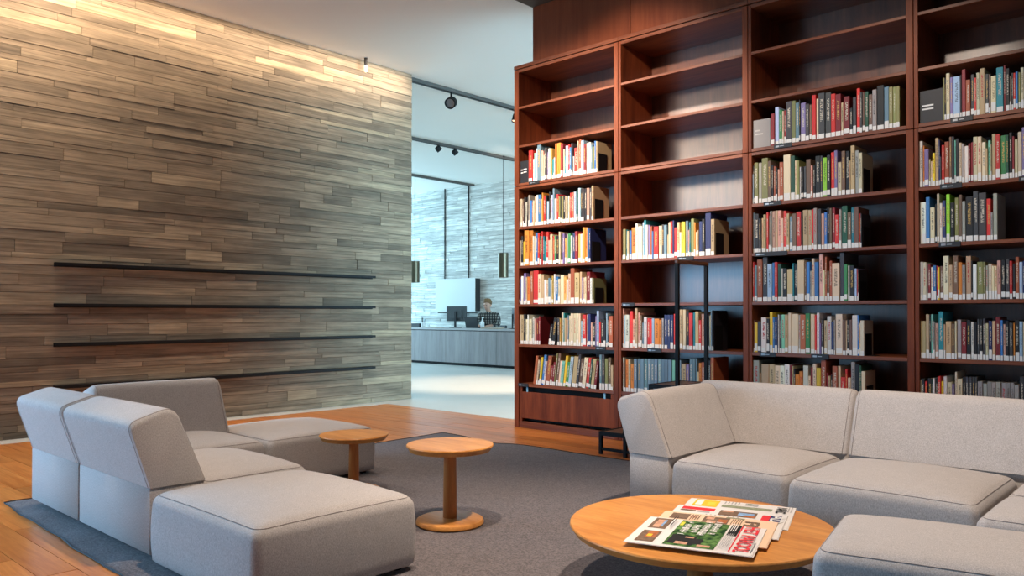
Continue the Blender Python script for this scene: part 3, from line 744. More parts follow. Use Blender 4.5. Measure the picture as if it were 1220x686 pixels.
tag(link('books', me), 'smaller books filling the bookcase shelves between the larger ones', 'books', None, 'stuff')

# bookends standing against the last book of a row
be = MB(); be.cbox(0, 0.003, 0, 0.14, 0, 0.20, 0.001); be.cbox(0, 0.075, 0, 0.14, 0, 0.002, 0.0005)
be_mesh = be.mesh('bookend', M['black'])
for key in ('A3', 'A4', 'A6', 'B5', 'C4', 'C5', 'C6', 'C7', 'C8', 'A5', 'B7'):
    ex, ey, eh, ed = LASTX[key]
    bay = 'ABCD'.index(key[0]); rw = int(key[1])
    o = link('bookend', be_mesh, None, (ex + 0.002, ey + 0.02, SHELF_Z[rw] + 0.0005))
    o.scale = (1, 1, min(1.1, eh / 0.32))
    tag(o, 'black metal bookend ending the row on the %s shelf down, %s bookcase bay' % ('eighth' if rw == 8 else ROWWORD[rw], BAYNAME[bay]), 'bookend', 'bookends')

# shelf signs
def sign(x0, x1, zs, h, mat, label, bars):
    q = MB(); q.cbox(0, x1 - x0, 0, 0.015, 0, h, 0.0015)
    o = q.build('shelf_sign', mat, None, False, (x0, YF + 0.02, zs + 0.0005))
    tag(o, label, 'sign', 'shelf signs')
    s = MB()
    for (a, c, zz) in bars: s.box(a, c, -0.0006, 0.0, zz, zz + 0.011)
    s.build('lettering', M['label'] if mat is M['plastic'] else M['sign_line'], o)
M['sign_grey'] = flat('grey_sign_board', (0.30, 0.28, 0.27), 0.5, 0.3)
M['sign_line'] = flat('pale_sign_lines', (0.52, 0.49, 0.46), 0.6, 0.2)
sign(-5.612, -5.497, 2.577, 0.235, M['plastic'], 'small black shelf sign left of the red books, beside the hall opening', ((0.008, 0.04, 0.135), (0.046, 0.092, 0.140), (0.008, 0.04, 0.105), (0.046, 0.088, 0.110)))
sign(-2.990, -2.842, 2.577, 0.235, M['sign_grey'], 'small grey shelf sign at the start of the third bay book row', ((0.015, 0.06, 0.14), (0.015, 0.085, 0.11)))
sign(-1.705, -1.552, 2.577, 0.235, M['plastic'], 'black shelf sign at the start of the rightmost bay book row', ((0.015, 0.09, 0.12), (0.015, 0.09, 0.095)))

# ------------------------------------------------------------------ sofas
def sq(t, p=4): return 1 - abs(t) ** p

def cushion(name, parent, x0, x1, y0, y1, z0, z1, crown, mat, r=0.05, cr=0.045):
    """Upholstered block: rounded plan corners, soft top edge, crowned top."""
    cx, cy = (x0 + x1) / 2, (y0 + y1) / 2; hx, hy = (x1 - x0) / 2, (y1 - y0) / 2
    def outline(ins, rad):
        a, b_ = hx - ins, hy - ins
        rad = max(0.004, min(rad, a - 0.002, b_ - 0.002)); pts = []
        for qx, qy, st in ((1, 1, 0), (-1, 1, 90), (-1, -1, 180), (1, -1, 270)):
            ccx, ccy = cx + qx * (a - rad), cy + qy * (b_ - rad)
            for k in range(6):
                t = R(st + 90 * k / 5); pts.append((ccx + rad * math.cos(t), ccy + rad * math.sin(t)))
            # straight side samples toward the next corner
            nx = {0: (-1, 1), 90: (-1, -1), 180: (1, -1), 270: (1, 1)}[st]
            ex, ey = cx + nx[0] * (a - rad), cy + nx[1] * (b_ - rad)
            t = R(st + 90); sx, sy = ccx + rad * math.cos(t), ccy + rad * math.sin(t)
            tx, ty = ex + rad * math.cos(t), ey + rad * math.sin(t)
            for k in range(1, 8): pts.append((sx + (tx - sx) * k / 8, sy + (ty - sy) * k / 8))
        return pts
    rings = []
    def zc(x, y):
        u, v = (x - cx) / hx, (y - cy) / hy
        return crown * (1 - abs(u) ** 2.6) * (1 - abs(v) ** 2.6)
    zt = z1
    rings.append((outline(0.012, cr), z0)); rings.append((outline(0.0, cr), z0 + 0.012))
    for k in range(1, 5):
        rings.append((outline(-0.006 * math.sin(math.pi * k / 5), cr), z0 + 0.012 + (zt - r - z0 - 0.012) * k / 5))
    for k in range(0, 6):
        t = R(90 * k / 5)
        rings.append((outline(r * (1 - math.cos(t)), cr), zt - r + r * math.sin(t)))
    m = min(hx, hy)
    ins = [r + (m * 0.97 - r) * f for f in (0.08, 0.2, 0.36, 0.54, 0.72, 0.88, 1.0)]
    q = MB(); n = len(rings[0][0])
    vs = []; fs = []
    for i, (pts, z) in enumerate(rings):
        for (x, y) in pts:
            vs.append((x, y, z + (zc(x, y) if i >= 6 else 0) * ((i - 5) / 6.0 if i < 12 else 1)))
    for s in ins:
        for (x, y) in outline(s, max(0.01, cr - s * 0.2)):
            vs.append((x, y, zt + zc(x, y)))
    tot = len(rings) + len(ins)
    for i in range(tot - 1):
        for k in range(n):
            a = i * n + k; b_ = i * n + (k + 1) % n
            fs.append((a, b_, b_ + n, a + n))
    fs.append(tuple(reversed(range(n)))); fs.append(tuple(range((tot - 1) * n, tot * n)))
    q.add(vs, fs)
    o = q.build(name, mat, parent, True)
    # welt around the top edge
    k = 9
    pts, z = rings[k]
    s = MB()
    s.tube([(x, y, z + zc(x, y) * ((k - 5) / 6.0) + 0.0002) for (x, y) in pts], 0.0018, 4, closed=True)
    s.build('seam', M['seam'], o, True)
    return o

def fillet(poly, radii, seg=5):
    out = []; n = len(poly)
    for i in range(n):
        p0, p, p1 = Vector(poly[i - 1]), Vector(poly[i]), Vector(poly[(i + 1) % n])
        r = radii[i]
        if r <= 0: out.append(tuple(p)); continue
        a = (p0 - p).normalized(); b_ = (p1 - p).normalized()
        for k in range(seg + 1):
            t = k / seg
            q0 = p + a * r * (1 - t); q1 = p + b_ * r * t
            out.append(tuple(q0 * (1 - t) + q1 * t))
    return out

# cross-section: u points outward from the seat, z up
BACK_PROF = fillet([(0.0, 0.352), (0.105, 0.672), (-0.125, 0.742), (-0.285, 0.352)], [0.0, 0.055, 0.075, 0.0], 6)
def back_block(parent, length, name_top='backrest', name_base='back_base'):
    """Backrest along local +X from 0 to length; outer foot line at y = 0, outward is -Y."""
    prof = [(-u, z) for u, z in BACK_PROF]       # y = -u
    cu = sum(p[0] for p in prof) / len(prof); cz = 0.36
    q = MB(); vs = []; fs = []; n = len(prof)
    xs = [0.0, 0.008, 0.022, 0.05] + [0.05 + (length - 0.1) * k / 8 for k in range(1, 8)] + [length - 0.05, length - 0.022, length - 0.008, length]
    sc = {0: 0.93, 1: 0.965, 2: 0.99}
    for i, x in enumerate(xs):
        s = sc.get(i, sc.get(len(xs) - 1 - i, 1.0))
        bulge = 0.006 * math.sin(math.pi * x / length)
        for (y, z) in prof:
            vs.append((x, cu + (y - cu) * s, cz + (z - cz) * (s + bulge)))
    for i in range(len(xs) - 1):
        for k in range(n):
            a = i * n + k; b_ = i * n + (k + 1) % n
            fs.append((a, a + n, b_ + n, b_))
    fs.append(tuple(range(n))); fs.append(tuple(reversed(range((len(xs) - 1) * n, len(xs) * n))))
    q.add(vs, fs)
    o = q.build(name_top, M['fabric'], parent); smooth_angle(o, 50)
    for i in (2, len(xs) - 3):
        s = MB()
        s.tube([(xs[i], vs[i * n + k][1] , vs[i * n + k][2]) for k in range(n)], 0.0016, 4)
        s.build('seam', M['seam'], o, True)
    b2 = MB(); b2.cbox(0.004, length - 0.004, 0.0, 0.27, 0.035, 0.3515, 0.004)
    o2 = b2.build(name_base, M['fabric'], parent); smooth_angle(o2, 50)
    return o

def foot_set(parent, x0, x1, y0, y1):
    for fx in (x0 + 0.07, x1 - 0.07):
        for fy in (y0 + 0.07, y1 - 0.07):
            q = MB(); q.lathe(((0.022, 0.0), (0.024, 0.036)), 10, (fx, fy, 0)); q.build('foot', M['rubber'], parent)

ZR = 0.012      # rug surface
def module(label, x0, x1, y0, y1, z1=0.355, crown=0.05, rz=0, group=None, cat='sofa', name='sofa_module'):
    t = thing(name, label, cat, (x0, y0, ZR), rz, group)
    w, d = x1 - x0, y1 - y0
    cushion('seat', t, 0, w, 0, d, 0.022, z1 - ZR, crown, M['fabric'])
    foot_set(t, 0, w, 0, d)
    return t

def add_back(t, start, length, ang):
    """Backrest child of module t: starts at world point, runs along direction ang, outward to its right."""
    h = bpy.data.objects.new('back', None); COL.objects.link(h)
    h.parent = t; h.location = (start[0] - t.location.x, start[1] - t.location.y, 0); h.rotation_euler = (0, 0, ang)
    Mx = Matrix.Translation(h.location) @ Matrix.Rotation(ang, 4, 'Z')
    o = back_block(t, length)
    for c in [c for c in t.children if c.name.split('.')[0] in ('backrest', 'back_base') and not c.get('placed')]:
        c.matrix_local = Mx; c['placed'] = True
    bpy.data.objects.remove(h)

gl = 'grey sofa modules on the rug near the stone wall'
gr = 'grey sofa modules in front of the bookcase'
# group beside the stone wall
t = module('grey corner sofa module with backs on two sides, nearest the stone wall', -5.555, -4.775, 1.90, 2.78, group=gl)
add_back(t, (-5.565, 1.62), 0.795, 0)                       # back along its near side
add_back(t, (-5.565, 2.79), 0.86, R(-90))                   # back along the stone wall side
t = module('grey sofa module between the corner module and the near pouf, seen from behind', -4.755, -3.835, 1.90, 2.50, group=gl)
add_back(t, (-4.755, 1.62), 0.92, 0)
t = module('grey square pouf without back, closest to the small oak side table', -3.795, -2.83, 1.60, 2.43, 0.355, 0.055, 0, gl, 'pouf', 'pouf')
t = module('grey pouf against the corner sofa module, half hidden by a small oak table', -5.66, -4.775, 2.80, 3.69, 0.352, 0.045, 0, gl, 'pouf', 'pouf')
# group in front of the bookcase
t = module('grey corner sofa module with high arm beside the step ladder', -2.435, -1.745, 4.00, 4.82, group=gr)
add_back(t, (-2.72, 4.83), 0.83, R(-90))
add_back(t, (-1.735, 5.10), 1.06, R(180))
t = module('wide grey sofa module in the middle of the right sofa group, back to the books', -1.725, -0.855, 3.96, 4.82, group=gr)
add_back(t, (-0.79, 5.10), 0.935, R(180))
t = module('grey corner sofa module at the right edge of the room, behind the front seat', -0.825, 0.12, 4.32, 4.82, group=gr)
add_back(t, (0.20, 5.10), 0.98, R(180))
t = module('grey backless seat module between the front pouf and the right corner', -0.825, 0.12, 3.74, 4.30, group=gr)
t = module('thick grey pouf in the right foreground, touching the round newspaper table', -1.075, -0.10, 2.66, 3.28, 0.405, 0.035, R(11), gr, 'pouf', 'pouf')

# ------------------------------------------------------------------ rug
def rug():
    q = MB(); nx, ny = 150, 110
    x0, x1, y0, y1 = -5.93, 1.3, 1.5, 5.42
    rr = random.Random(4)
    def left(y): return -5.77 - 0.03 * (y - 1.5) - 0.006 * math.sin(y * 7.0) - 0.02 * max(0, y - 3.5)
    def near(x): return 1.515 + 0.005 * math.sin(x * 6.0) + 0.004 * math.sin(x * 13 + 1) - 0.03 * (x + 5.7)
    def far(x): return 5.40 + 0.010 * math.sin(x * 5) - 0.12 * math.exp(-((x + 5.2) / 0.25) ** 2)
    vs = []
    for j in range(ny + 1):
        for i in range(nx + 1):
            u, v = i / nx, j / ny
            x = x0 + (x1 - x0) * u
            ya, yb = near(x), far(x)
            y = ya + (yb - ya) * v
            xl = left(y)
            x = xl + (x1 - xl) * u
            z = 0.0105 + 0.0007 * math.sin(3.1 * y + 1.3 * x)
            z += 0.004 * max(0, math.sin(9 * y - 3.2 * x + 2 * math.sin(x * 2))) * math.exp(-((x + 3.4) / 0.7) ** 2) * math.exp(-((y - 3.9) / 0.7) ** 2)
            e = min(u * 30, (1 - u) * 30, v * 22, (1 - v) * 22, 1)
            z = 0.002 + (z - 0.002) * e
            if v < 0.06: z += 0.012 * max(0, math.sin(x * 9.5 + 1)) * math.exp(-((v - 0.015) / 0.02) ** 2) * (1 if x < -3 else 0)
            z = min(z, 0.0118 if v > 0.06 else 0.022)
            vs.append((x, y, z))
    n = nx + 1
    fs = [(j * n + i, j * n + i + 1, (j + 1) * n + i + 1, (j + 1) * n + i) for j in range(ny) for i in range(nx)]
    q.add(vs, fs)
    edge = [k for k in range(n)] + [j * n + nx for j in range(1, ny + 1)] + [ny * n + i for i in range(nx - 1, -1, -1)] + [j * n for j in range(ny - 1, 0, -1)]
    m = len(edge); base = len(q.v)
    q.v += [(q.v[k][0], q.v[k][1], 0.0) for k in edge]
    for a in range(m):
        c = (a + 1) % m
        q.f.append((edge[a], base + a, base + c, edge[c])); q.m.append(0)
    o = q.build('rug', M['rug'], None, True)
    tag(o, 'large charcoal woven rug with wavy edges under both sofa groups', 'rug')
    s = MB()
    s.tube([(vs[k][0], vs[k][1], vs[k][2] + 0.001) for k in edge], 0.004, 4, closed=True)
    s.build('hem', M['black'], o)
    return o
rug()

# ------------------------------------------------------------------ round oak tables
def round_table(label, cx, cy, h, r, th, rb, leg0, leg1, z0=ZR, bs=1.0):
    t = thing('round_table', label, 'table', (cx, cy, z0), 0, 'round oak tables')
    h -= z0
    q = MB(); q.lathe(((r * 0.80, h - th), (r - th * 0.55, h - th), (r - 0.008, h - th * 0.45), (r - 0.001, h - th * 0.22), (r - 0.0015, h - 0.004), (r - 0.005, h)), 72)
    smooth_angle(q.build('tabletop', M['oak'], t), 35)
    q = MB(); q.lathe(((leg0, 0.028 * bs), (leg0 * 0.94, h * 0.5), (leg1, h - th)), 28)
    smooth_angle(q.build('leg', M['oak_leg'], t), 40)
    q = MB(); q.lathe(((rb - 0.008, 0.0), (rb, 0.008 * bs), (rb, 0.018 * bs), (rb - 0.006, 0.028 * bs), (rb - 0.02, 0.034 * bs), (leg0 * 1.1, 0.037 * bs)), 56)
    smooth_angle(q.build('base', M['oak'], t), 35)
    return t
round_table('small round oak side table standing free on the rug, with visible disc base', -3.305, 3.075, 0.462, 0.248, 0.036, 0.192, 0.040, 0.034)
round_table('small round oak side table behind the near pouf, its foot hidden', -4.335, 3.165, 0.402, 0.228, 0.034, 0.18, 0.036, 0.031)
TZ = 0.275; TX, TY = -1.760, 3.135
round_table('large low round oak coffee table carrying the newspapers', TX, TY, TZ, 0.572, 0.034, 0.075, 0.058, 0.052, ZR, 0.3)

# ------------------------------------------------------------------ newspapers
INK = {k: flat('print_' + k, c, 0.85, 0.1, noise=0.6 if k in ('brown', 'skin', 'sage', 'rust', 'blue') else 0.0, scale=60) for k, c in dict(black=(0.03, 0.03, 0.03), red=(0.72, 0.05, 0.06), grey=(0.42, 0.40, 0.39), white=(0.78, 0.75, 0.72), navy=(0.03, 0.05, 0.16),
       yellow=(0.86, 0.52, 0.05), brown=(0.20, 0.13, 0.09), skin=(0.60, 0.33, 0.22), blue=(0.25, 0.40, 0.62), rust=(0.42, 0.14, 0.06), sage=(0.28, 0.30, 0.20), lemon=(0.66, 0.62, 0.08)).items()}
def foliage():
    m, nt, b = node_mat('print_foliage', 0.85, 0.1)
    tc = nt.nodes.new('ShaderNodeTexCoord'); nz = N(nt, 'ShaderNodeTexNoise', Scale=34.0, Detail=3)
    L(nt, tc.outputs['Object'], nz.inputs['Vector'])
    cr = nt.nodes.new('ShaderNodeValToRGB'); e = cr.color_ramp.elements
    e[0].position = 0.36; e[0].color = (0.012, 0.05, 0.018, 1); e[1].position = 0.70; e[1].color = (0.16, 0.30, 0.09, 1)
    L(nt, nz.outputs['Fac'], cr.inputs['Fac']); L(nt, cr.outputs['Color'], b.inputs['Base Color'])
    return m
INK['green'] = foliage()
INKN = list(INK)

PW, PH = 0.43, 0.50       # text direction (u) and page height (v)
def newspaper(label, ox, oy, ang, zb, mat, prints, words_, th=0.0045):
    """Folded paper. Local x = reading direction, local y = up the page."""
    t = thing('newspaper', label, 'newspaper', (ox, oy, zb), ang, 'newspapers on the coffee table')
    q = MB(); n = 10
    for layer in range(3):
        ins = 0.003 * layer
        z0, z1 = th * layer / 3 + 0.0003, th * (layer + 1) / 3 - 0.0003
        prof = []
        pts = [(ins, ins * 0.7), (PW - ins, ins * 0.3), (PW - 0.004, PH - ins), (0.002 + ins, PH - 0.001)]
        v = [(x, y, z) for z in (z0, z1) for x, y in pts]
        q.add(v, [(3, 2, 1, 0), (4, 5, 6, 7), (0, 1, 5, 4), (1, 2, 6, 5), (2, 3, 7, 6), (3, 0, 4, 7)])
    # rounded fold along the reading-direction end
    q.tube([(PW - 0.004, 0.004, th / 2), (PW - 0.005, PH - 0.004, th / 2)], th * 0.48, 10)
    q.build('pages', mat, t)
    p = MB()
    for k, (u0, u1, v0, v1, c) in enumerate(prints):
        z = th + 0.0002 + 0.00012 * (k + 1)
        p.add([(u0 * PW, v0 * PH, z), (u1 * PW, v0 * PH, z), (u1 * PW, v1 * PH, z), (u0 * PW, v1 * PH, z)], [(0, 1, 2, 3)], INKN.index(c))
    p.build('front_page_print', list(INK.values()), t)
    for (txt, u, v, size, c, sx, sp) in words_:
        cu = bpy.data.curves.new('masthead', 'FONT'); cu.body = txt; cu.size = size; cu.offset = 0.002 if size > 0.05 else 0.0006
        cu.materials.append(INK[c])
        to = bpy.data.objects.new('headline', cu); COL.objects.link(to)
        dg = bpy.context.evaluated_depsgraph_get()
        me = bpy.data.meshes.new_from_object(to.evaluated_get(dg)); bpy.data.objects.remove(to)
        o = link('masthead' if size > 0.05 else 'headline', me, t, (u * PW, v * PH, th + 0.0032)); o.scale = (sx, 1, 1)
        if not me.materials: me.materials.append(INK[c])
    return t

def text_cols(u0, u1, v0, v1, n, c='grey'):
    out = []; h = (v1 - v0) / n
    rr = random.Random(int(u0 * 1000 + v0 * 77))
    for i in range(n):
        out.append((u0, u1 - rr.uniform(0, 0.12) * (u1 - u0), v0 + h * (i + 0.25), v0 + h * (i + 0.62), c))
    return out

def glyphs(u0, u1, v0, v1):
    # illegible white headline: strokes of differing width
    rr = random.Random(int(v0 * 1000)); out = []; u = u0
    while u < u1:
        w = rr.uniform(0.022, 0.045)
        if rr.random() < 0.82:
            out.append((u, u + 0.011, v0, v1 - rr.choice((0, 0.012)), 'white'))
            out.append((u, u + w, v0 + rr.choice((0, 0.024, 0.046)), v0 + rr.choice((0.058, 0.034)), 'white') if rr.random() < 0.4 else (u, u + w, v0 + 0.022, v0 + 0.034, 'white'))
            out.append((u + w - 0.009, u + w, v0 + rr.choice((0, 0.02)), v1, 'white'))
        u += w + 0.011
    return out
PA = R(18 - 90)
def P(px, py): return px, py
ALONG = Vector((0.951, 0.309)); ACROSS = Vector((0.309, -0.951))
def paper_origin(near_bottom):
    # near_bottom: world position of the corner at reading-end, page bottom
    p = Vector(near_bottom) - ACROSS * PW
    return p.x, p.y
zt = TZ + 0.0008
C1 = (-1.815, 2.625)
def shift(k, along): return (C1[0] - ACROSS.x * k + ALONG.x * along, C1[1] - ACROSS.y * k + ALONG.y * along)
# bottom of the pile first
newspaper('folded newspaper with yellow block, furthest back of the four on the table', *paper_origin(shift(0.50, 0.075)), PA, zt, M['paper'],
          [(0.04, 0.36, 0.07, 0.30, 'yellow'), (0.09, 0.31, 0.09, 0.15, 'white'), (0.13, 0.27, 0.20, 0.27, 'lemon'), (0.20, 0.31, 0.34, 0.80, 'sage'), (0.04, 0.15, 0.54, 0.66, 'grey'), (0.05, 0.12, 0.56, 0.60, 'sage')]
          + text_cols(0.04, 0.15, 0.34, 0.50, 5) + text_cols(0.04, 0.30, 0.93, 0.98, 2), [('NRC', 0.10, 0.84, 0.062, 'black', 0.9, 0)])
newspaper('folded newspaper with red strip and blue logo, third from the front', *paper_origin(shift(0.315, 0.055)), PA, zt + 0.0053, M['paper'],
          [(0.05, 0.17, 0.06, 0.36, 'red'), (0.19, 0.25, 0.06, 0.20, 'brown'), (0.20, 0.26, 0.22, 0.33, 'grey'), (0.07, 0.30, 0.41, 0.74, 'brown'), (0.07, 0.14, 0.43, 0.53, 'skin'), (0.12, 0.24, 0.58, 0.72, 'blue'), (0.22, 0.29, 0.64, 0.73, 'rust'),
           (0.13, 0.36, 0.79, 0.86, 'red'), (0.11, 0.36, 0.86, 0.955, 'navy')]
          + text_cols(0.32, 0.42, 0.30, 0.62, 8), [('AD', 0.12, 0.872, 0.080, 'white', 1.1, 0)])
newspaper('folded salmon pink newspaper lying second from the front', *paper_origin(shift(0.155, 0.03)), PA, zt + 0.0106, M['peach'],
          [(0.07, 0.30, 0.09, 0.25, 'brown'), (0.10, 0.20, 0.26, 0.31, 'skin'), (0.08, 0.33, 0.38, 0.60, 'brown'), (0.10, 0.20, 0.40, 0.47, 'skin'), (0.16, 0.30, 0.51, 0.59, 'rust'), (0.24, 0.34, 0.42, 0.50, 'skin'), (0.04, 0.08, 0.56, 0.72, 'sage')]
          + text_cols(0.10, 0.34, 0.62, 0.72, 5, 'brown') + text_cols(0.08, 0.32, 0.265, 0.35, 4, 'brown'),
          [('FD', 0.14, 0.74, 0.085, 'brown', 1.3, 0)])
newspaper('folded newspaper with red masthead and green photo, frontmost on the round table', *paper_origin(shift(0.0, 0.0)), PA, zt + 0.0159, M['paper'],
          [(0.04, 0.44, 0.07, 0.22, 'brown'), (0.10, 0.40, 0.10, 0.16, 'skin'), (0.10, 0.34, 0.16, 0.18, 'blue'), (0.54, 0.92, 0.07, 0.22, 'brown'), (0.56, 0.78, 0.12, 0.20, 'rust'), (0.66, 0.74, 0.13, 0.17, 'yellow'),
           (0.03, 0.94, 0.30, 0.70, 'green'), (0.10, 0.24, 0.305, 0.335, 'lemon'), (0.58, 0.88, 0.32, 0.52, 'black'), (0.66, 0.84, 0.52, 0.58, 'black'), (0.80, 0.88, 0.38, 0.48, 'skin'), (0.62, 0.66, 0.43, 0.50, 'skin'), (0.84, 0.90, 0.56, 0.66, 'skin'),
           (0.03, 0.42, 0.72, 0.80, 'black'), (0.03, 0.94, 0.805, 0.815, 'red')] + glyphs(0.08, 0.62, 0.35, 0.41) + glyphs(0.20, 0.50, 0.43, 0.49) + glyphs(0.06, 0.60, 0.51, 0.57) + glyphs(0.06, 0.56, 0.59, 0.65) + text_cols(0.46, 0.93, 0.715, 0.80, 6) + text_cols(0.06, 0.42, 0.235, 0.275, 2, 'black') + text_cols(0.10, 0.42, 0.725, 0.795, 4, 'white') + text_cols(0.55, 0.9, 0.955, 0.985, 1),
          [('HET PAROOL', 0.035, 0.84, 0.080, 'red', 0.80, 0)])

# ------------------------------------------------------------------ step ladder
def ladder():
    x0, y0, y1 = -4.05, 5.50, 5.99
    t = thing('step_ladder', 'black metal library step ladder with wooden treads and tall handle by the bookcase', 'ladder', (x0, y0, 0))
    s = 0.028; d = y1 - y0
    ends = (0.0, 0.25, 0.50, 0.775); hs = (0.195, 0.41, 0.628)
    for k in range(3):
        a, c, h = ends[k], ends[k + 1], hs[k]
        q = MB()
        q.box(a, c, 0, s, h - 0.034, h); q.box(a, c, d - s, d, h - 0.034, h)
        q.box(a, a + s, s, d - s, h - 0.034, h); q.box(c - s, c, s, d - s, h - 0.034, h)
        q.build('step_frame', M['black'], t)
        q = MB(); q.cbox(a + s, c - s, s, d - s, h - 0.022, h - 0.002, 0.002); q.build('tread', M['tread'], t)
        for yy in (0, d - s):
            q = MB(); q.box(a, a + s, yy, yy + s, 0.0, h - 0.034); q.build('leg', M['black'], t)
    for yy in (0, d - s):
        q = MB(); q.box(ends[3] - s, ends[3], yy, yy + s, 0.0, 1.598); q.build('handle_post', M['black'], t)
        q = MB(); q.box(s, ends[3] - s, yy + 0.004, yy + s - 0.004, 0.035, 0.058); q.build('floor_rail', M['black'], t)
    q = MB(); q.cbox(ends[3] - s - 0.003, ends[3] + 0.003, -0.002, d + 0.002, 1.598, 1.628, 0.006); q.build('handle_bar', M['oak_dark'], t)
M['oak_dark'] = wood('dark_handle_wood', (0.10, 0.035, 0.015), (0.2, 0.08, 0.035), (14, 2, 14), 0.4)
M['tread'] = wood('step_tread_wood', (0.16, 0.070, 0.035), (0.30, 0.140, 0.070), (3, 14, 14), 0.4)
ladder()

# ------------------------------------------------------------------ ledges on the stone wall
for k, (zz, nm) in enumerate(((1.705, 'highest'), (1.301, 'second highest'), (0.911, 'third highest'), (0.493, 'lowest'))):
    t = thing('wall_ledge', '%s of four long thin black metal ledges on the stone wall' % nm, 'shelf', (WX + 0.012, 2.69, zz), 0, 'black ledges on the stone wall')
    q = MB(); q.cbox(0.0, 0.075, 0, 3.90, -0.004, 0.0, 0.0008); q.build('ledge_plate', M['black'], t)
    q = MB(); q.cbox(0.071, 0.075, 0, 3.90, -0.030, -0.004, 0.0008); q.build('front_lip', M['black'], t)
    q = MB(); q.cbox(0.0, 0.004, 0, 3.90, -0.040, -0.004, 0.0008); q.build('wall_flange', M['black'], t)

# ------------------------------------------------------------------ ceiling tracks, spots, pendants
M['track'] = flat('grey_track_metal', (0.085, 0.075, 0.068), 0.5, 0.4)
def track(x, ya, yb, label):
    t = thing('lighting_track', label, 'track', (x, ya, ZC), 0, 'ceiling lighting tracks')
    q = MB(); q.box(-0.045, -0.030, 0, yb - ya, -0.05, 0); q.box(0.030, 0.045, 0, yb - ya, -0.05, 0); q.build('channel', M['track'], t)
    q = MB(); q.box(-0.030, 0.030, 0, yb - ya, -0.012, 0); q.build('inlay', M['track'], t)
    return t
track(-8.76, 7.30, 14.60, 'nearest dark ceiling track, starting at the end of the stone wall')
track(-11.69, 3.0, 14.60, 'middle dark ceiling track of the hall, carrying two small spots')
track(-14.80, 3.0, 14.60, 'furthest dark ceiling track of the hall, ending at the far stone wall')

def track_spot(label, loc, aim, r, ln, drop, glow=False):
    t = thing('track_spotlight', label, 'lamp', loc, 0, 'spotlights on the ceiling tracks')
    q = MB(); q.cbox(-0.02, 0.02, -0.06, 0.06, -0.05, 0, 0.004); q.build('adapter', M['black'], t)
    q = MB(); q.tube([(0, 0, -0.05), (0, 0, -drop + r * 0.5)], 0.016, 8); q.build('stem', M['black'], t)
    d = Vector(aim).normalized()
    Mx = Matrix.Translation((0, 0, -drop)) @ d.to_track_quat('Z', 'Y').to_matrix().to_4x4()
    q = MB(); q.lathe(((r * 0.55, -ln * 0.5), (r * 0.9, -ln * 0.42), (r, -ln * 0.2), (r, ln * 0.5), (r * 0.86, ln * 0.5), (r * 0.8, ln * 0.36)), 28, (0, 0, 0), 0, Mx)
    smooth_angle(q.build('lamp_head', M['black'], t), 40)
    q = MB(); q.lathe(((r * 0.78, ln * 0.37), (r * 0.5, ln * 0.385)), 20, (0, 0, 0), 0, Mx)
    q.build('lens', M['glow'] if glow else M['steel'], t)
    return t
track_spot('round black track spotlight hanging from the nearest ceiling track', (-8.76, 8.17, ZC), (0.35, -0.75, -0.45), 0.085, 0.13, 0.20)
track_spot('lit black spotlight beside the bookcase edge on the nearest track', (-8.76, 9.60, ZC), (0.1, -0.4, -0.9), 0.045, 0.15, 0.17, True)
track_spot('small black spotlight, first of two on the middle track', (-11.69, 10.55, ZC), (0.2, 0.7, -0.7), 0.06, 0.10, 0.12)
track_spot('small black spotlight, second of two on the middle track', (-11.69, 11.00, ZC), (0.2, 0.7, -0.7), 0.06, 0.10, 0.12)
t = thing('wall_lamp', 'tiny glowing pin lamp at the top of the stone wall', 'lamp', (-8.52, 6.40, ZC))
q = MB(); q.lathe(((0.020, -0.10), (0.022, 0.0)), 12); q.build('stem', M['black'], t)
q = MB(); q.lathe(((0.010, -0.19), (0.021, -0.18), (0.021, -0.10)), 12); q.build('bulb', M['glow'], t)

def pendant(label, x, y, z0, z1, r):
    t = thing('pendant_lamp', label, 'lamp', (x, y, ZC), 0, 'bronze pendant lamps over the desk')
    q = MB(); q.lathe(((0.035, -0.03), (0.035, 0.0)), 14); q.build('ceiling_cap', M['black'], t)
    q = MB(); q.tube([(0, 0, -0.03), (0, 0, z1 - ZC)], 0.006, 6); q.build('cable', M['black'], t)
    q = MB(); q.lathe(((r * 0.9, z0 - ZC + 0.02), (r * 0.92, z0 - ZC), (r, z0 - ZC), (r, z1 - ZC - 0.004), (r - 0.004, z1 - ZC)), 30)
    smooth_angle(q.build('shade', M['bronze'], t), 40)
pendant('cylindrical bronze pendant lamp beside the bookcase edge', -11.66, 12.40, 1.975, 2.50, 0.115)
pendant('cylindrical bronze pendant lamp beside the end of the stone wall', -14.80, 12.60, 1.955, 2.475, 0.115)

# ------------------------------------------------------------------ hall: desk, person and things on the desk
YD = 12.65; DZ = 0.862
t = thing('reception_desk', 'long grey wood reception desk across the hall below the pale wall', 'desk', (-16.4, YD, 0))
LD = 6.6
q = MB(); q.cbox(0, LD, -0.012, 0.62, DZ - 0.045, DZ, 0.004); q.build('desk_top', M['desk_top'], t)
q = MB(); q.box(0.03, LD - 0.03, 0.05, 0.25, 0.0, 0.06); q.build('plinth', M['black'], t)
q = MB(); q.box(0.02, LD - 0.02, 0.03, 0.26, 0.06, DZ - 0.05); q.build('carcass', M['gap_shade'], t)
edges = (0.0, 1.54, 2.65, 4.29, 5.4, LD)
for a, c in zip(edges, edges[1:]):
    q = MB(); q.cbox(a + 0.004, c - 0.004, 0.0, 0.028, 0.062, DZ - 0.06, 0.002); q.build('front_panel', M['desk'], t)

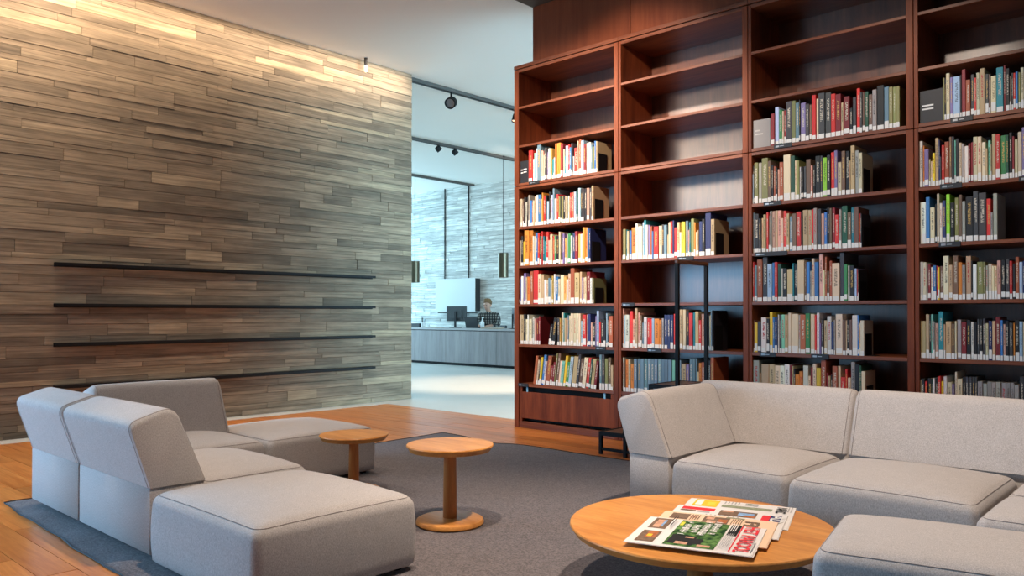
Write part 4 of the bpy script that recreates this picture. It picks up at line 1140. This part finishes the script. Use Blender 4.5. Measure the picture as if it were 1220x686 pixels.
def monitor(label, x, y, rz, w, h, zc):
    t = thing('computer_monitor', label, 'monitor', (x, y, DZ), rz, 'monitors on the desk')
    q = MB(); q.cbox(-0.13, 0.13, -0.09, 0.09, 0, 0.012, 0.004); q.build('stand_base', M['plastic'], t)
    q = MB(); q.cbox(-0.03, 0.03, -0.03, -0.005, 0.012, zc + 0.05, 0.005); q.cbox(-0.05, 0.05, -0.005, 0.018, zc - 0.06, zc + 0.06, 0.003); q.build('stand_column', M['plastic'], t)
    q = MB(); q.cbox(-w / 2, w / 2, 0.018, 0.055, zc - h / 2, zc + h / 2, 0.006); q.cbox(-w * 0.3, w * 0.3, -0.002, 0.02, zc - h * 0.3, zc + h * 0.25, 0.006); q.build('screen_housing', M['steel_dark'], t)
    q = MB(); q.cbox(-w / 2 + 0.012, w / 2 - 0.012, 0.055, 0.057, zc - h / 2 + 0.012, zc + h / 2 - 0.012, 0.0005); q.build('display', M['plastic'], t)
M['steel_dark'] = flat('dark_grey_plastic', (0.06, 0.065, 0.07), 0.35, 0.5)
monitor('grey computer monitor seen from behind, at the person\'s side', -13.80, 13.02, R(8), 0.60, 0.36, 0.335)
monitor('dark computer monitor half hidden behind the bookcase edge', -11.92, 13.0, R(-38), 0.56, 0.36, 0.28)
t = thing('laptop', 'open black laptop on the desk in front of the person', 'laptop', (-13.20, 12.98, DZ), R(0))
q = MB(); q.cbox(-0.21, 0.21, 0.0, 0.26, 0.0, 0.016, 0.003); q.build('keyboard_base', M['plastic'], t)
q = MB(); q.cbox(-0.21, 0.21, 0, 0.008, 0, 0.25, 0.003, 0, Matrix.Translation((0, 0.0, 0.014)) @ Matrix.Rotation(R(14), 4, 'X')); q.build('lid', M['plastic'], t)
t = thing('spray_bottle', 'small white pump bottle on the desk beside the laptop', 'bottle', (-12.80, 12.92, DZ))
q = MB(); q.lathe(((0.040, 0), (0.045, 0.006), (0.045, 0.12), (0.036, 0.15), (0.018, 0.165), (0.016, 0.185)), 18); smooth_angle(q.build('body', M['white'], t), 40)
q = MB(); q.lathe(((0.018, 0.185), (0.018, 0.205), (0.010, 0.208), (0.010, 0.245)), 12); q.box(-0.012, 0.05, -0.008, 0.008, 0.24, 0.255); q.build('pump', M['white'], t)
t = thing('pen_cup', 'white cup full of pens at the near end of the desk', 'cup', (-14.93, 12.98, DZ))
q = MB(); q.lathe(((0.045, 0), (0.05, 0.005), (0.055, 0.125), (0.05, 0.125), (0.046, 0.012)), 18); smooth_angle(q.build('cup', M['white'], t), 40)
for k, (a, mm) in enumerate(((0.3, 'black'), (1.6, 'pale_blue'), (2.9, 'black'), (4.4, 'steel'), (5.4, 'black'))):
    q = MB(); q.tube([(0.02 * math.cos(a), 0.02 * math.sin(a), 0.01), (0.05 * math.cos(a), 0.05 * math.sin(a), 0.20 + 0.015 * k)], 0.006, 6); q.build('pen', M[mm], t)
t = thing('desk_box', 'low black box on the desk beside the pen cup', 'box', (-15.34, 12.93, DZ))
q = MB(); q.cbox(0, 0.32, 0, 0.2, 0, 0.082, 0.004); q.build('body', M['plastic'], t)
q = MB(); q.cbox(-0.003, 0.323, -0.003, 0.203, 0.083, 0.095, 0.003); q.build('lid', M['plastic'], t)
for (px, py, w, d, h, rz, mat, lab) in ((-14.62, 12.86, 0.24, 0.20, 0.025, 0.1, 'label', 'small white paper stack on the desk beside the pen cup'),
                                        (-14.25, 12.80, 0.36, 0.24, 0.020, -0.2, 'cardboard', 'flat brown folder lying on the desk before the grey monitor'),
                                        (-12.42, 12.86, 0.46, 0.30, 0.028, 0.12, 'cardboard', 'pale spread of papers on the desk beside the white bottle')):
    if mat == 'cardboard' and 'cardboard' not in M: M['cardboard'] = flat('manila_card', (0.55, 0.38, 0.24), 0.8, 0.2)
    t = thing('paper_stack', lab, 'papers', (px, py, DZ), rz, 'papers on the desk')
    for k in range(4):
        q = MB(); q.box(-w / 2 + 0.006 * k, w / 2 - 0.008 * (k % 2), -d / 2 + 0.004 * (k % 3), d / 2, h * k / 4, h * (k + 1) / 4 - 0.001)
        q.build('sheet', M[mat if k < 3 else ('label' if lab.startswith('pale') else mat)], t)

# white display board with black sides in front of the far wall
M['board'] = flat('white_board', (0.58, 0.60, 0.60), 0.5, 0.3)
t = thing('wall_screen', 'large white display board hung before the far stone wall', 'screen', (-15.34, 14.44, 1.69))
q = MB(); q.cbox(-0.765, 0.765, 0.0, 0.008, -0.437, 0.437, 0.002); q.build('white_face', M['board'], t)
q = MB(); q.cbox(-0.755, 0.755, 0.008, 0.20, -0.425, 0.425, 0.004); q.build('housing', M['plastic'], t)
q = MB(); q.cbox(-0.66, 0.80, -0.01, 0.05, -0.475, -0.445, 0.003); q.build('bottom_tray', M['black'], t)
for xx, lb in ((-15.927, 'vertical black rail on the far wall, further from the bookcase'), (-15.0, 'vertical black rail on the far wall, nearer the bookcase')):
    q = MB(); q.cbox(-0.011, 0.011, -0.03, 0.0, 2.14 - ZC, 0.0, 0.002)
    tag(q.build('wall_rail', M['black'], None, False, (xx, YB - 0.015, ZC)), lb, 'rail', 'vertical rails on the far wall')

# ------------------------------------------------------------------ person behind the desk
def skin_body(name, joints, bones, root, mats, paint, sub=2):
    """joints: name -> ((x, y, z), (rx, ry)); one continuous skinned surface."""
    names = list(joints)
    me = bpy.data.meshes.new(name)
    me.from_pydata([joints[k][0] for k in names], [(names.index(a), names.index(c)) for a, c in bones], [])
    o = bpy.data.objects.new(name, me); COL.objects.link(o)
    md = o.modifiers.new('skin', 'SKIN'); md.use_smooth_shade = True
    for i, k in enumerate(names):
        s = me.skin_vertices[0].data[i]; s.radius = joints[k][1]; s.use_root = (k == root)
    m2 = o.modifiers.new('subsurf', 'SUBSURF'); m2.levels = sub; m2.render_levels = sub
    dg = bpy.context.evaluated_depsgraph_get(); dg.update()
    res = bpy.data.meshes.new_from_object(o.evaluated_get(dg))
    bpy.data.objects.remove(o)
    for mm in mats: res.materials.append(mm)
    for p in res.polygons:
        p.material_index = paint(p.center); p.use_smooth = True
    return res

def plaid():
    m, nt, b = node_mat('plaid_shirt', 0.9, 0.1)
    tc = nt.nodes.new('ShaderNodeTexCoord')
    w1 = N(nt, 'ShaderNodeTexWave', Scale=5.0); w1.bands_direction = 'X'
    w2 = N(nt, 'ShaderNodeTexWave', Scale=5.0); w2.bands_direction = 'Z'
    L(nt, tc.outputs['Object'], w1.inputs['Vector']); L(nt, tc.outputs['Object'], w2.inputs['Vector'])
    mm = N(nt, 'ShaderNodeMath', op='MULTIPLY'); L(nt, w1.outputs['Fac'], mm.inputs[0]); L(nt, w2.outputs['Fac'], mm.inputs[1])
    cr = nt.nodes.new('ShaderNodeValToRGB'); cr.color_ramp.elements[0].color = (0.04, 0.042, 0.045, 1); cr.color_ramp.elements[1].color = (0.42, 0.40, 0.36, 1)
    L(nt, mm.outputs['Value'], cr.inputs['Fac']); L(nt, cr.outputs['Color'], b.inputs['Base Color'])
    return m
M['shirt'] = plaid()
M['skin'] = flat('skin', (0.62, 0.36, 0.27), 0.55, 0.3)
M['hair'] = flat('brown_hair', (0.20, 0.115, 0.055), 0.7, 0.3, noise=0.35, scale=60)
M['trousers'] = flat('dark_trousers', (0.03, 0.035, 0.05), 0.9, 0.1)
M['eye'] = flat('eye_dark', (0.03, 0.02, 0.02), 0.3, 0.5)

J = {}
J['pelvis'] = ((0, 0.10, 0.60), (0.150, 0.125)); J['waist'] = ((0, 0.06, 0.78), (0.145, 0.105)); J['chest'] = ((0, 0.00, 1.00), (0.20, 0.125))
J['upper'] = ((0, -0.03, 1.14), (0.175, 0.10)); J['neck0'] = ((0, -0.045, 1.23), (0.066, 0.066)); J['neck'] = ((0, -0.065, 1.29), (0.056, 0.056))
J['jaw'] = ((0, -0.128, 1.332), (0.068, 0.078)); J['face'] = ((0, -0.132, 1.390), (0.086, 0.100)); J['skull'] = ((0, -0.112, 1.455), (0.088, 0.104)); J['crown'] = ((0, -0.100, 1.512), (0.055, 0.065))
for s, nm in ((-1, 'l'), (1, 'r')):
    J['sh' + nm] = ((s * 0.215, -0.03, 1.15), (0.085, 0.085)); J['el' + nm] = ((s * 0.31, -0.12, 0.945), (0.062, 0.062))
    J['wr' + nm] = ((s * 0.13, -0.29, 0.905), (0.036, 0.032)); J['pa' + nm] = ((s * 0.09, -0.345, 0.900), (0.042, 0.022))
    J['hip' + nm] = ((s * 0.11, 0.06, 0.56), (0.105, 0.105)); J['kn' + nm] = ((s * 0.15, -0.34, 0.54), (0.075, 0.075)); J['an' + nm] = ((s * 0.15, -0.30, 0.12), (0.050, 0.050)); J['to' + nm] = ((s * 0.16, -0.44, 0.055), (0.048, 0.042))
    for f in range(4):
        bx = s * (0.062 + 0.018 * f); ln = (0.062, 0.074, 0.070, 0.056)[f]
        J['f%d%s' % (f, nm)] = ((bx, -0.375, 0.902), (0.011, 0.011)); J['g%d%s' % (f, nm)] = ((bx - s * 0.004, -0.375 - ln * 0.55, 0.900), (0.010, 0.010)); J['h%d%s' % (f, nm)] = ((bx - s * 0.006, -0.375 - ln, 0.886), (0.008, 0.008))
    J['t0' + nm] = ((s * 0.050, -0.325, 0.900), (0.013, 0.013)); J['t1' + nm] = ((s * 0.032, -0.360, 0.893), (0.010, 0.010))
B = [('pelvis', 'waist'), ('waist', 'chest'), ('chest', 'upper'), ('upper', 'neck0'), ('neck0', 'neck'), ('neck', 'jaw'), ('jaw', 'face'), ('face', 'skull'), ('skull', 'crown')]
for nm in 'lr':
    B += [('upper', 'sh' + nm), ('sh' + nm, 'el' + nm), ('el' + nm, 'wr' + nm), ('wr' + nm, 'pa' + nm), ('pelvis', 'hip' + nm), ('hip' + nm, 'kn' + nm), ('kn' + nm, 'an' + nm), ('an' + nm, 'to' + nm), ('pa' + nm, 't0' + nm), ('t0' + nm, 't1' + nm)]
    for f in range(4): B += [('pa' + nm, 'f%d%s' % (f, nm)), ('f%d%s' % (f, nm), 'g%d%s' % (f, nm)), ('g%d%s' % (f, nm), 'h%d%s' % (f, nm))]
def paint(c):
    if c.z > 1.245: return 1
    if c.y < -0.26 and c.z > 0.8: return 1
    if c.z < 0.115 and c.y < -0.1: return 3
    if c.z < 0.66: return 2
    return 0
body = skin_body('person', J, B, 'pelvis', [M['shirt'], M['skin'], M['trousers'], M['rubber']], paint)
PX_, PY_ = -13.14, 13.50
person = link('person', body, None, (PX_, PY_, 0.0)); person.rotation_euler = (0, 0, R(18))
tag(person, 'seated person with short brown hair in a dark checked shirt, head bowed behind the laptop', 'person')
# hair: cap of tufts over the skull
q = MB()
hr = random.Random(2)
prof = []
seg = 20
rings = ((0.100, 1.425), (0.108, 1.460), (0.108, 1.500), (0.094, 1.540), (0.064, 1.566), (0.022, 1.576))
vs = []; fs = []
for i, (r_, z_) in enumerate(rings):
    for k in range(seg):
        a = 2 * math.pi * k / seg
        front = -math.sin(a)
        zz = z_ + (0.055 * max(0, front) if i == 0 else 0.02 * max(0, front) if i == 1 else 0)
        w = 1 + hr.uniform(-0.05, 0.05)
        vs.append((r_ * 0.92 * w * math.cos(a), -0.104 + r_ * 1.10 * w * math.sin(a), zz - 0.014 + hr.uniform(-0.006, 0.006)))
for i in range(len(rings) - 1):
    for k in range(seg):
        a = i * seg + k; c = i * seg + (k + 1) % seg
        fs.append((a, c, c + seg, a + seg))
fs.append(tuple(range((len(rings) - 1) * seg, len(rings) * seg))); fs.append(tuple(reversed(range(seg))))
q.add(vs, fs)
q.build('hair', M['hair'], person, True)
for s in (-1, 1):
    q = MB(); q.lathe(((0.001, -0.010), (0.008, -0.006), (0.011, 0.0), (0.008, 0.006), (0.001, 0.010)), 10, (s * 0.034, -0.222, 1.400)); q.build('eye', M['eye'], person, True)
    q = MB(); q.lathe(((0.004, -0.032), (0.016, -0.018), (0.020, 0.004), (0.016, 0.022), (0.004, 0.030)), 10, (s * 0.090, -0.111, 1.386)); q.build('ear', M['skin'], person, True)
q = MB(); q.add([(-0.014, -0.220, 1.357), (0.014, -0.220, 1.357), (0, -0.250, 1.363), (0, -0.222, 1.410), (0, -0.216, 1.350)], [(0, 2, 3), (2, 1, 3), (0, 4, 2), (4, 1, 2), (0, 3, 1, 4)]); q.build('nose', M['skin'], person, True)
q = MB(); q.cbox(-0.024, 0.024, -0.208, -0.200, 1.328, 1.336, 0.002); q.build('mouth', M['lip'] if 'lip' in M else flat('lips', (0.42, 0.17, 0.14), 0.5, 0.3), person)
q = MB(); q.tube([(0.062 * math.cos(a), -0.050 + 0.066 * math.sin(a), 1.238 - 0.012 * math.sin(a) * -1) for a in [2 * math.pi * k / 16 for k in range(16)]], 0.014, 6, closed=True); q.build('collar', M['shirt'], person, True)

# office chair under the person
t = thing('office_chair', 'black office chair under the seated person', 'chair', (PX_ + 0.02, PY_ + 0.12, 0), R(-14))
q = MB(); q.cbox(-0.24, 0.24, -0.25, 0.22, 0.40, 0.462, 0.02); q.build('seat', M['plastic'], t)
q = MB(); q.cbox(-0.20, 0.20, 0.215, 0.26, 0.55, 0.92, 0.015); q.cbox(-0.03, 0.03, 0.225, 0.25, 0.41, 0.56, 0.005); q.build('backrest', M['plastic'], t)
q = MB(); q.tube([(0, 0, 0.07), (0, 0, 0.40)], 0.028, 10); q.build('column', M['steel'], t)
for k in range(5):
    a = 2 * math.pi * k / 5
    q = MB(); q.tube([(0.02 * math.cos(a), 0.02 * math.sin(a), 0.09), (0.28 * math.cos(a), 0.28 * math.sin(a), 0.062)], 0.018, 8); lg = q.build('leg', M['plastic'], t)
    q = MB(); q.lathe(((0.026, -0.012), (0.030, 0), (0.026, 0.012)), 12, (0, 0, 0), 0, Matrix.Translation((0.28 * math.cos(a), 0.28 * math.sin(a), 0.03)) @ Matrix.Rotation(a + R(90), 4, 'Z') @ Matrix.Rotation(R(90), 4, 'Y')); q.build('caster', M['rubber'], lg)
